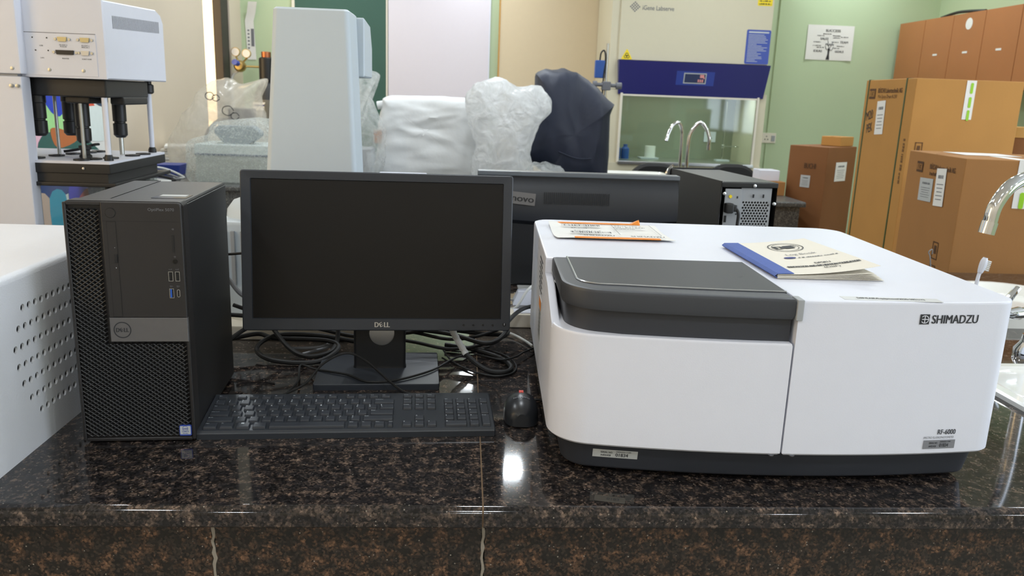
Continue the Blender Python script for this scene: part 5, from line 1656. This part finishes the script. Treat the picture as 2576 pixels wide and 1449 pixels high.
obj('pump_body', bx(-0.02, 0.12, -0.05, 0.08, 0.004, 0.38, 0.01), pm('pump_grey', (78, 82, 96), 0.5), t)
obj('hose', tube(NB(), [(-0.17, -0.04, 0.10), (-0.15, -0.05, 0.22), (-0.08, -0.05, 0.30), (0.0, -0.04, 0.31)], 0.012), M['ink_grey'], t)
o = obj('blue_tray', loft(NB(), rrect(-1.78, -1.62, 4.72, 4.88, 0.02, 3), [(BZ + 0.001, 0.01), (BZ + 0.06, 0.0)]), M['hood_key']); tag(o, 'dark blue tray at the foot of the large translucent bag', 'tray')
# bubble wrapped box
wb = thing('wrapped_box', 'grey box wrapped in bubble film left of the tall white instrument', 'box', (-1.24, 4.56, BZ))
obj('inner_box', bx(-0.19, 0.19, -0.14, 0.16, 0.004, 0.15), pm('inner_grey', (168, 174, 168), 0.5), wb)
obj('box_lid', bx(-0.195, 0.195, -0.145, 0.165, 0.15, 0.205, 0.006), pm('inner_lid', (196, 206, 204), 0.5), wb)
obj('lid_band', bx(-0.193, 0.193, -0.147, 0.0, 0.147, 0.156), pm('band_blue', (76, 88, 112), 0.5), wb)
b = NB(); loft(b, roundpoly([(-0.05, 0.19, 0.005), (0.05, 0.19, 0.005), (0.14, 0.26, 0.02), (0.09, 0.30, 0.02), (-0.09, 0.30, 0.02), (-0.12, 0.27, 0.02)], 3), [(-0.05, 0), (0.05, 0)], 'XZ'); obj('handle_top', b, pm('handle_grey', (130, 140, 146), 0.5), wb)
sil = [(-0.22, 0.0), (-0.235, 0.10), (-0.22, 0.22), (-0.12, 0.25), (-0.09, 0.31), (0.02, 0.33), (0.15, 0.34), (0.22, 0.30), (0.235, 0.2), (0.23, 0.06), (0.22, 0.0), (0.0, 0.0)]
obj('bubble_wrap', pillow(NB(), sil, 0.40, 6, 0.010, 9, 5, nr=14, zmin=0.001), M['bubble'], wb)
# bag to the right of the column
cb = thing('plastic_bag', 'clear tied plastic bag between the tall white instrument and the white cover', 'bag', (-0.62, 4.62, BZ))
sil = [(-0.16, 0.0), (-0.17, 0.15), (-0.15, 0.30), (-0.08, 0.42), (0.02, 0.49), (0.03, 0.53), (-0.02, 0.56), (0.03, 0.60), (0.12, 0.60), (0.135, 0.57), (0.08, 0.51), (0.10, 0.44), (0.15, 0.34), (0.165, 0.22), (0.15, 0.05), (0.14, 0.0), (0.0, 0.0)]
obj('bag_film', pillow(NB(), sil, 0.30, 2.6, 0.016, 8, 9, nr=14, zmin=0.001, ctr=(0.0, 0.25)), M['film_clear'], cb)
obj('bag_contents', bx(-0.12, 0.11, -0.09, 0.09, 0.004, 0.20, 0.01), M['grey_pl'], cb)
# white sheet cover
wc_ = thing('instrument_cover', 'white sheet draped over an instrument left of the milky plastic bag', 'cover', (-0.23, 5.03, BZ))
sil = [(-0.275, 0.0), (-0.28, 0.20), (-0.275, 0.33), (-0.25, 0.43), (-0.24, 0.475), (-0.1, 0.485), (0.1, 0.485), (0.30, 0.478), (0.34, 0.40), (0.34, 0.2), (0.34, 0.0), (0.0, 0.0)]
obj('sheet', pillow(NB(), sil, 0.42, 7, 0.010, 6, 12, nr=22, zmin=0.001, fs=(0.7, 1, 2.6)), M['white_cloth'], wc_)
b = NB(); tube(b, [(-0.285, -0.14, 0.43), (-0.1, -0.15, 0.462), (0.1, -0.15, 0.466), (0.30, -0.14, 0.462)], 0.024, seg=14, n=6); obj('rolled_hem', b, M['white_cloth'], wc_)
obj('brown_tab', bx(-0.30, -0.255, -0.22, -0.19, 0.215, 0.29, 0.004), M['cork'], wc_)
# milky bag
mb = thing('plastic_bag', 'milky white crumpled plastic bag beside the navy cover', 'bag', (0.25, 4.66, BZ))
sil = [(-0.16, 0.0), (-0.20, 0.12), (-0.17, 0.24), (-0.21, 0.36), (-0.23, 0.50), (-0.16, 0.57), (-0.06, 0.59), (0.06, 0.56), (0.16, 0.55), (0.22, 0.48), (0.215, 0.42), (0.16, 0.36), (0.14, 0.29), (0.11, 0.22), (0.14, 0.12), (0.12, 0.0), (0.0, 0.0)]
obj('bag_film', pillow(NB(), sil, 0.28, 2.3, 0.020, 8.5, 21, nr=22, zmin=0.001), M['film_white'], mb)
sb = thing('plastic_bag', 'small clear crumpled bag at the foot of the navy cover', 'bag', (0.46, 4.46, BZ))
sil = [(-0.09, 0.0), (-0.10, 0.08), (-0.06, 0.145), (0.03, 0.13), (0.10, 0.10), (0.115, 0.04), (0.10, 0.0), (0.0, 0.0)]
obj('bag_film', pillow(NB(), sil, 0.16, 2.4, 0.022, 11, 31, nr=10, zmin=0.001), M['film_clear'], sb)
# navy cover
nc = thing('instrument_cover', 'navy blue cloth cover draped over a peaked instrument', 'cover', (0.62, 5.02, BZ))
sil = [(-0.12, 0.0), (-0.115, 0.08), (-0.22, 0.13), (-0.275, 0.17), (-0.28, 0.25), (-0.21, 0.34), (-0.175, 0.46), (-0.185, 0.625), (-0.13, 0.665), (-0.03, 0.675), (0.04, 0.645), (0.13, 0.58), (0.27, 0.475), (0.25, 0.42), (0.255, 0.25), (0.245, 0.0), (0.1, 0.0)]
obj('cloth', pillow(NB(), sil, 0.40, 3.2, 0.024, 3.6, 41, nr=16, per=4, zmin=0.001, ctr=(0.03, 0.3), sharp=True, fs=(1.6, 1, 0.7)), M['navy_cloth'], nc)
b = NB(); tube(b, [(-0.06, -0.222, 0.20), (0.05, -0.235, 0.165), (0.16, -0.20, 0.17), (0.24, -0.09, 0.20)], 0.004, seg=6); obj('hem_seam', b, M['navy_cloth'], nc)
o = obj('flat_carton', bx(-0.455, -0.20, 4.36, 4.44, BZ, BZ + 0.085, 0.004), M['white']); tag(o, 'flat white carton in front of the white sheet cover', 'box')
# papers and leads on the left end
t = thing('paper_stack', 'untidy stack of papers at the left end of the far bench', 'papers', (-1.86, 5.45, BZ), R(8))
rnd = random.Random(4)
for k in range(7):
    a = rnd.uniform(-0.2, 0.2)
    b = NB(); box(b, -0.09, 0.09, -0.13, 0.13, 0.018 * k, 0.018 * k + 0.016, 0.002)
    bmesh.ops.rotate(b, cent=(0, 0, 0), matrix=Matrix.Rotation(a, 3, 'Z'), verts=b.verts[:])
    obj('paper_bundle', b, M['paper_cream'] if k % 2 else M['paper'], t)
for k in range(4):
    cable('%s of the four loose leads left of the bubble wrapped box' % ('nearest', 'second nearest', 'third nearest', 'farthest')[k], [(-1.95, 4.40 + 0.06 * k, 0.007), (-1.80, 4.37 + 0.06 * k, 0.012 + 0.016 * k), (-1.66, 4.40 + 0.06 * k, 0.012 + 0.014 * k), (-1.55, 4.37 + 0.07 * k, 0.008), (-1.60, 4.345 + 0.07 * k, 0.007)], 0.006, ('cable_w', 'black_matte', 'cable_g', 'cable_w')[k])
# retort stand
rs = thing('retort_stand', 'retort stand with clamp and blue device between navy cover and hood', 'stand', (0.90, 5.3, BZ))
obj('base', bx(-0.02, 0.055, -0.07, 0.07, 0, 0.015, 0.003), M['ink_grey'], rs)
obj('rod', cyl(NB(), (0, 0, 0.015), (0, 0, 0.86), 0.009, seg=12), M['steel'], rs)
b = NB(); cyl(b, (-0.08, -0.02, 0.605), (0.09, -0.02, 0.60), 0.012, seg=10); box(b, -0.025, 0.03, -0.035, 0.02, 0.57, 0.625, 0.006); cyl(b, (-0.085, -0.02, 0.605), (-0.06, -0.02, 0.605), 0.022, seg=10); cyl(b, (0.065, -0.02, 0.60), (0.10, -0.02, 0.60), 0.022, seg=10)
obj('clamp', b, M['ink_grey'], rs)
obj('blue_device', bx(-0.075, -0.012, -0.02, 0.02, 0.645, 0.755, 0.006), M['blue_pl'], rs)
obj('device_cord', tube(NB(), [(-0.045, 0, 0.755), (-0.04, 0, 0.80), (-0.02, 0, 0.815), (-0.012, -0.012, 0.76), (-0.02, -0.022, 0.62), (-0.02, -0.02, 0.4)], 0.005), M['black_matte'], rs)
# sink and taps
def basin(bm, x0, x1, y0, y1, r, h, wall, floor):
    A = rrect(x0, x1, y0, y1, r, 6)
    rings = [(A, 0.0), (A, h - 0.004), (offset(A, 0.004), h), (offset(A, wall - 0.004), h), (offset(A, wall), h - 0.004), (offset(A, wall + 0.02), floor)]
    vr = [[bm.verts.new((p.x, p.y, z)) for p in P] for P, z in rings]
    for P, Q in zip(vr, vr[1:]):
        for i in range(len(P)):
            j = (i + 1) % len(P)
            bm.faces.new((P[i], P[j], Q[j], Q[i]))
    bm.faces.new(vr[-1]); bm.faces.new(vr[0][::-1])
    return bm
t = thing('sink', 'white ceramic sink rim on the far bench before the hood', 'sink', (1.18, 5.45, BZ)); obj('basin', basin(NB(), -0.22, 0.22, -0.18, 0.2, 0.07, 0.03, 0.02, 0.004), M['ceramic'], t)
def goose(label, base, pts, r, tipn=0.03, grp=None):
    t = thing('gooseneck_tap', label, 'tap', (base[0], base[1], base[2]))
    obj('tap_base', lathe(NB(), [(r * 2.4, 0), (r * 2.4, 0.012), (r * 1.5, 0.03), (r * 1.4, 0.045)], 18), M['chrome'], t)
    obj('spout', tube(NB(), pts, r, seg=16, n=8), M['chrome'], t)
    e, d = Vector(pts[-1]), (Vector(pts[-1]) - Vector(pts[-2])).normalized()
    obj('aerator', cyl(NB(), e - d * 0.002, e + d * tipn, r * 1.14, seg=16), M['chrome'], t)
    return t
goose('far gooseneck tap arching left before the hood', (1.462, 5.42, BZ), [(0, 0, 0.03), (0, 0, 0.26), (-0.006, 0, 0.33), (-0.035, -0.01, 0.38), (-0.075, -0.02, 0.36), (-0.10, -0.03, 0.31), (-0.108, -0.035, 0.285)], 0.012)
goose('far gooseneck tap arching right before the hood', (1.492, 5.36, BZ), [(0, 0, 0.03), (0.0, 0, 0.24), (0.012, 0, 0.32), (0.06, -0.01, 0.385), (0.105, -0.02, 0.35), (0.128, -0.03, 0.29), (0.13, -0.03, 0.24)], 0.0125)
def lever_tap(label, base, arm, hh, s=1.0):
    t = thing('lever_tap', label, 'tap', base)
    a = Vector(arm)
    obj('pillar', lathe(NB(), [(0.022 * s, 0), (0.022 * s, 0.01), (0.013 * s, 0.02), (0.013 * s, hh + 0.02 * s), (0.0, hh + 0.022 * s)], 16), M['chrome'], t)
    b = NB(); cyl(b, (0, 0, hh), a * 0.55 + Vector((0, 0, hh)), 0.012 * s, seg=14); cyl(b, a * 0.55 + Vector((0, 0, hh)), a * 0.95 + Vector((0, 0, hh)), 0.0145 * s, 0.009 * s, seg=14)
    obj('spindle', b, M['chrome'], t)
    e = a + Vector((0, 0, hh))
    d = a.normalized()
    b = NB(); tube(b, [e + Vector((0, 0, -0.03 * s)) + d * 0.012, e + Vector((0, 0, -0.012 * s)) + d * 0.004, e + Vector((0, 0, 0.012 * s)), e - d * 0.012 * s + Vector((0, 0, 0.035 * s)), e - d * 0.034 * s + Vector((0, 0, 0.058 * s))], 0.009 * s, seg=10, rfun=lambda u: (0.0075 + 0.004 * (1 - abs(2 * u - 0.8))) * s)
    obj('lever', b, M['chrome'], t)
    return t
lever_tap('small white lever tap behind the sink on the far bench', (1.42, 5.3, BZ), (-0.07, 0, 0), 0.05)

# chairs between far bench and hood
for k, (x, dz) in enumerate(((1.43, 0.0), (2.02, 0.012))):
    t = thing('office_chair', ['black office chair left before the hood', 'black office chair right before the hood'][k], 'chair', (x, 6.2, 0), 0, 'office chairs before the hood')
    b = NB(); loft(b, roundpoly([(-0.22, 0.62, 0.05), (0.22, 0.62, 0.05), (0.19, 0.962 + dz, 0.16), (-0.19, 0.962 + dz, 0.16)], 8), [(-0.23, 0.02), (-0.215, 0.0), (-0.18, 0.0), (-0.165, 0.02)], 'XZ'); obj('backrest', b, M['black_matte'], t)
    b = NB(); loft(b, rrect(-0.24, 0.24, -0.16, 0.27, 0.07, 6), [(0.45, 0.03), (0.47, 0.0), (0.51, 0.0), (0.525, 0.03)]); obj('seat', b, M['black_matte'], t)
    obj('back_bar', tube(NB(), [(0, -0.18, 0.70), (0, -0.20, 0.5), (0, -0.1, 0.44), (0, 0.05, 0.44)], 0.018), M['black'], t)
    obj('gas_column', cyl(NB(), (0, 0.05, 0.09), (0, 0.05, 0.45), 0.025), M['black'], t)
    for i in range(5):
        a = 2 * PI * i / 5
        l = obj('leg', tube(NB(), [(0, 0.05, 0.10), (0.28 * math.cos(a), 0.05 + 0.28 * math.sin(a), 0.065)], 0.018, smooth=False), M['black'], t)
        obj('caster', cyl(NB(), (0.28 * math.cos(a) - 0.02, 0.05 + 0.28 * math.sin(a), 0.03), (0.28 * math.cos(a) + 0.02, 0.05 + 0.28 * math.sin(a), 0.03), 0.03, seg=14), M['black'], l)

# gas cylinder with regulator in the corner
gc = thing('gas_cylinder', 'grey gas cylinder with brass regulator and two gauges by the window', 'cylinder', (-1.70, 7.22, 0))
obj('cylinder_body', lathe(NB(), [(0.10, 0), (0.115, 0.02), (0.115, 1.27), (0.112, 1.31)], 28), M['cyl_grey'], gc)
obj('cylinder_shoulder', lathe(NB(), [(0.112, 1.31), (0.10, 1.37), (0.075, 1.42), (0.05, 1.45), (0.05, 1.47)], 28), M['ink'], gc)
obj('valve_guard', lathe(NB(), [(0.055, 1.46), (0.062, 1.48), (0.062, 1.65), (0.05, 1.66), (0.05, 1.64), (0.05, 1.48)], 20), M['black'], gc)
obj('valve_stem', lathe(NB(), [(0.035, 1.60), (0.04, 1.64), (0.04, 1.705), (0.0, 1.71)], 16), M['copper'], gc)
b = NB(); quad(b, (-0.045, -0.118, 1.255), (1, 0.08, 0), (0, 0, 1), 0.10, 0.065); lb = obj('cylinder_label', b, M['paper'], gc)
b = NB(); quad(b, (-0.045, -0.119, 1.262), (1, 0.08, 0), (0, 0, 1), 0.085, 0.012); obj('label_band', b, M['ink_blue'], lb)
b = NB(); box(b, -0.075, -0.01, -0.135, -0.105, 1.10, 1.18, 0.004); obj('cylinder_meter', b, M['black'], gc)
b = NB(); cyl(b, (-0.06, 0, 1.58), (-0.17, -0.02, 1.58), 0.009, seg=10); obj('inlet_pipe', b, M['brass'], gc)
rg = obj('regulator_body', lathe(NB(), [(0.0, -0.055), (0.03, -0.053), (0.046, -0.03), (0.05, 0.0), (0.046, 0.03), (0.0, 0.045)], 20, (-0.215, -0.02, 1.58), 'Y'), M['brass'], gc)
obj('regulator_knob', cyl(NB(), (-0.225, -0.07, 1.60), (-0.235, -0.12, 1.61), 0.024, seg=14), M['blue'], rg)
for (x, z) in ((-0.245, 1.695), (-0.155, 1.685)):
    g = obj('pressure_gauge', lathe(NB(), [(0.034, 0.012), (0.037, 0.01), (0.037, -0.012), (0.034, -0.014), (0.0, -0.014)], 24, (x, -0.03, z), 'Y'), M['brass'], gc)
    obj('gauge_face', lathe(NB(), [(0.0, -0.0155), (0.032, -0.0155), (0.032, -0.014)], 24, (x, -0.03, z), 'Y'), M['paper'], g)
    obj('gauge_stem', cyl(NB(), (x, -0.02, z - 0.035), (-0.21 + (x + 0.2) * 0.4, -0.02, 1.61), 0.008, seg=8), M['brass'], g)
obj('outlet_hose', tube(NB(), [(-0.235, -0.02, 1.535), (-0.265, -0.02, 1.52), (-0.285, -0.03, 1.48), (-0.29, -0.03, 1.38), (-0.28, 0.0, 1.0)], 0.011), M['cable_w'], gc)

# ================================================================== CARTONS
def carton(name, label, loc, rz, w, d, h, mat, extras=None):
    t = thing(name, label, 'carton', loc, rz)
    obj('carton_body', bx(0, w, 0, d, 0, h, 0.004), M[mat], t)
    b = NB(); box(b, 0.0, w, d * 0.5 - 0.0015, d * 0.5 + 0.0015, h, h + 0.0008); obj('flap_seam', b, M['carton_dk'], t)
    return t
YZn = ((0, -1, 0), (0, 0, 1))     # on the -X face, reading from far to near
def maker(bm, t_, fc, s, sub):
    pass
t = carton('tall_carton', 'tall brown carton with green strapping standing against the green wall', (1.945, 3.48, 0), R(-3), 0.47, 0.50, BZ + 0.648, 'carton')
hz = BZ + 0.648
for y in (0.085, 0.465):
    b = NB(); box(b, -0.002, 0.0, y - 0.005, y + 0.005, 0.0, hz); box(b, -0.002, 0.47, y - 0.005, y + 0.005, hz, hz + 0.002)
    obj('strap', b, M['green_tape'], t)
b = NB()
text(b, 'BÜCHI Labortechnik AG', (-0.002, 0.235, hz - 0.048), *YZn, 0.24, 0.026, 0.02); text(b, 'Mini Spray Dryer B-290', (-0.002, 0.255, hz - 0.080), *YZn, 0.19, 0.022, 0.0)
q_ = NB(); quad(q_, (-0.0015, 0.415, hz - 0.065), *YZn, 0.066, 0.048); obj('logo_plate', q_, pm('carton_ink_e', (92, 62, 34), 0.8), t)
obj('printed_text', b, pm('carton_ink', (92, 62, 34), 0.8), t)
b = NB(); text(b, 'BUCHI', (-0.003, 0.415, hz - 0.065), *YZn, 0.05, 0.028, 0.02); obj('logo_letters', b, M['carton'], t)
b = NB(); text(b, 'M20', (-0.002, 0.415, hz - 0.165), (0, -1, 0.25), (0, 0.2, 1), 0.07, 0.042, -0.01); text(b, 'PEK', (-0.002, 0.40, hz - 0.225), (0, -1, 0.25), (0, 0.2, 1), 0.06, 0.042, -0.01); obj('handwriting', b, M['ink'], t)
def sticker(t, c, w, h, ax, seed=1, mat='paper'):
    b = NB(); quad(b, c, *ax, w, h); s = obj('address_sticker', b, M[mat], t)
    n = Vector(ax[0]).cross(Vector(ax[1])).normalized() * 0.0006
    b = NB(); c = Vector(c) + n; up = Vector(ax[1]).normalized()
    barcode(b, c + up * h * 0.28, ax[0], ax[1], w * 0.55, h * 0.09, seed)
    for k in range(5):
        quad(b, c + up * h * (0.08 - 0.1 * k), *ax, w * (0.7 - 0.08 * (k % 3)), h * 0.02)
    obj('sticker_print', b, M['ink_grey'], s)
sticker(t, (-0.002, 0.30, hz - 0.175), 0.085, 0.155, ((0, -1, 0.06), (0, 0.06, 1)), 2)
FX = ((1, 0, 0), (0, 0, 1))
b = NB(); quad(b, (0.24, -0.0015, hz - 0.085), *FX, 0.042, 0.165); tp = obj('printed_tape', b, M['paper'], t)
b = NB()
for k, zz in enumerate((0.03, 0.09, 0.145)):
    loft(b, rrect(0.237, 0.249, hz - zz - 0.028, hz - zz + 0.018, 0.0055, 4), [(-0.003, 0), (-0.002, 0)], 'XZ')
obj('tape_print', b, M['green_neon'], tp)
b = NB()
for k in range(6):
    z = hz - 0.30 - 0.075 * k
    for (dy, dz, w, h) in ((0, 0.026, 0.034, 0.004), (0, -0.026, 0.034, 0.004), (0.015, 0, 0.004, 0.056), (-0.015, 0, 0.004, 0.056), (0, 0.004 * (k % 3), 0.014, 0.026)):
        quad(b, (0.05 + dy, -0.0015, z + dz), *FX, w, h)
obj('handling_marks', b, pm('carton_mark_ink', (98, 66, 34), 0.8), t)
b = NB(); scrawl(b, (-0.0018, 0.03, hz - 0.36), (0, 0, -1), (0, -1, 0), 0.20, 0.018, 12); obj('side_mark', b, pm('carton_mark_ink_b', (116, 82, 44), 0.8), t)

t = carton('carton', 'large brown carton in front of the tall strapped carton, right edge', (1.70, 2.66, 0), R(-7), 0.52, 0.46, BZ + 0.358, 'carton_b')
hz = BZ + 0.358
b = NB(); text(b, 'BÜCHI Labortechnik AG', (-0.002, 0.16, hz - 0.045), *YZn, 0.20, 0.022, 0.02); scrawl(b, (-0.002, 0.20, hz - 0.072), *YZn, 0.11, 0.014, 14)
q_ = NB(); quad(q_, (-0.0015, 0.345, hz - 0.055), *YZn, 0.055, 0.04); obj('logo_plate', q_, pm('carton_ink_f', (84, 56, 32), 0.8), t)
obj('printed_text', b, pm('carton_ink_c', (84, 56, 32), 0.8), t)
b = NB(); text(b, 'BUCHI', (-0.003, 0.345, hz - 0.055), *YZn, 0.042, 0.024, 0.02); obj('logo_letters', b, M['carton_b'], t)
sticker(t, (-0.003, 0.155, hz - 0.115), 0.075, 0.135, ((0, -1, 0.06), (0, 0.06, 1)), 6)
sticker(t, (-0.002, 0.27, hz - 0.135), 0.11, 0.085, ((0, -1, 0.03), (0, 0.03, 1)), 7, 'label_silver')
b = NB()
for k in range(3):
    z = hz - 0.34 - 0.085 * k
    for (dy, dz, w, h) in ((0, 0.03, 0.044, 0.004), (0, -0.03, 0.044, 0.004), (0.02, 0, 0.004, 0.064), (-0.02, 0, 0.004, 0.064), (0, 0.004, 0.018, 0.03)):
        quad(b, (-0.0015, 0.12 + dy, z + dz), *YZn, w, h)
obj('handling_marks', b, pm('carton_mark_ink_c', (84, 56, 30), 0.8), t)
b = NB(); quad(b, (0.20, -0.0015, hz - 0.08), *FX, 0.05, 0.165); box(b, 0.175, 0.225, 0.0, 0.20, hz, hz + 0.001); tp = obj('printed_tape', b, M['paper'], t)
b = NB()
for zz in (0.06, 0.135):
    loft(b, rrect(0.195, 0.211, hz - zz - 0.028, hz - zz + 0.028, 0.007, 4), [(-0.003, 0), (-0.002, 0)], 'XZ')
obj('tape_print', b, M['green_neon'], tp)
obj('top_paper', bx(0.10, 0.30, 0.22, 0.40, hz + 0.0009, hz + 0.0016), M['paper'], t)

t = carton('carton', 'dark brown carton standing at the end of the far bench', (2.06, 4.5, 0), R(38), 0.34, 0.24, BZ + 0.292, 'carton_dk')
sticker(t, (0.17, -0.002, BZ + 0.15), 0.13, 0.11, FX, 9)
b = NB(); text(b, 'BUCHI', (-0.002, 0.10, BZ + 0.18), *YZn, 0.07, 0.03, 0.02); obj('printed_text', b, pm('carton_ink_d', (84, 56, 32), 0.8), t)
sticker(t, (-0.002, 0.12, BZ + 0.09), 0.06, 0.07, YZn, 10, 'label_silver')
t = carton('small_carton', 'small brown carton on top of the dark brown carton', (2.185, 4.63, BZ + 0.2932), R(38), 0.16, 0.12, 0.055, 'carton')
t = carton('small_carton', 'small tan carton at the right end of the far bench', (1.69, 4.60, BZ), R(0), 0.185, 0.22, 0.08, 'carton_b')
t = carton('white_box', 'small white box on the tan carton at the far bench end', (1.73, 4.64, BZ + 0.0808), R(0), 0.12, 0.12, 0.062, 'white')
# rolled tan tube behind the cartons
t = thing('cardboard_tube', 'tan cardboard drum standing behind the cartons at the right edge', 'drum', (2.78, 4.0, 0))
obj('tube_body', lathe(NB(), [(0.145, 0), (0.145, BZ + 0.42)], 28), M['carton_dk'], t); obj('tube_lid', lathe(NB(), [(0.15, BZ + 0.40), (0.15, BZ + 0.45), (0.0, BZ + 0.452)], 28), M['wood'], t)

# ================================================================== SINKS AND TAPS on the front bench, right
t = thing('sink', 'white ceramic sink with rounded corners behind the analyser at the right edge', 'sink', (1.50, 2.04, BZ)); obj('basin', basin(NB(), -0.40, 0.16, -0.23, 0.18, 0.15, 0.03, 0.022, 0.006), M['ceramic'], t)
t = thing('sink', 'shallow white ceramic sink right of the analyser front', 'sink', (1.24, 1.30, BZ)); obj('basin', basin(NB(), -0.25, 0.27, -0.26, 0.205, 0.065, 0.012, 0.026, 0.004), M['ceramic'], t)
goose('large chrome gooseneck tap reaching in from the right edge', (1.235, 1.60, BZ), [(0, 0, 0.03), (0, 0, 0.20), (-0.003, -0.003, 0.28), (-0.025, -0.018, 0.345), (-0.07, -0.045, 0.382), (-0.125, -0.075, 0.388), (-0.175, -0.095, 0.372), (-0.202, -0.10, 0.335), (-0.208, -0.10, 0.300)], 0.0132, 0.022)
lever_tap('chrome lever tap beside the analyser at the right edge', (1.285, 1.66, BZ), (-0.105, -0.03, 0), 0.082, 1.0)
tb = thing('toothbrush', 'white toothbrush leaning on the sink behind the analyser', 'brush', (1.208, 1.775, BZ + 0.003))
tb.scale = (0.92, 0.92, 0.92)
tb.rotation_euler = (R(-9), 0, 0)
b = NB(); tube(b, [(0, 0, 0.0), (0.003, -0.003, 0.07), (0.012, -0.006, 0.135), (0.017, -0.008, 0.155)], 0.0045, seg=10); tube(b, [(0.015, -0.008, 0.150), (0.020, -0.009, 0.166), (0.024, -0.010, 0.182), (0.026, -0.011, 0.190)], 0.008, seg=10, rfun=lambda u: 0.0055 + 0.0035 * math.sin(PI * min(1, u * 1.1)))
obj('handle', b, M['white'], tb)
b = NB()
for k in range(6):
    for s in (-1, 1):
        c = Vector((0.022 + 0.0012 * k, -0.009 + s * 0.002, 0.160 + 0.0045 * k)); cyl(b, c, c + Vector((0.014, 0.0, -0.004)), 0.0016, 0.0019, seg=6)
obj('bristles', b, M['paper'], tb)
tag(obj('wire_brush', tube(NB(), [(1.205, 1.93, BZ + 0.035), (1.185, 1.92, BZ + 0.10), (1.172, 1.915, BZ + 0.15), (1.166, 1.915, BZ + 0.165), (1.174, 1.915, BZ + 0.172), (1.176, 1.915, BZ + 0.16)], 0.0014, seg=6), M['cable_g']), 'thin twisted wire standing in the sink behind the toothbrush', 'wire')
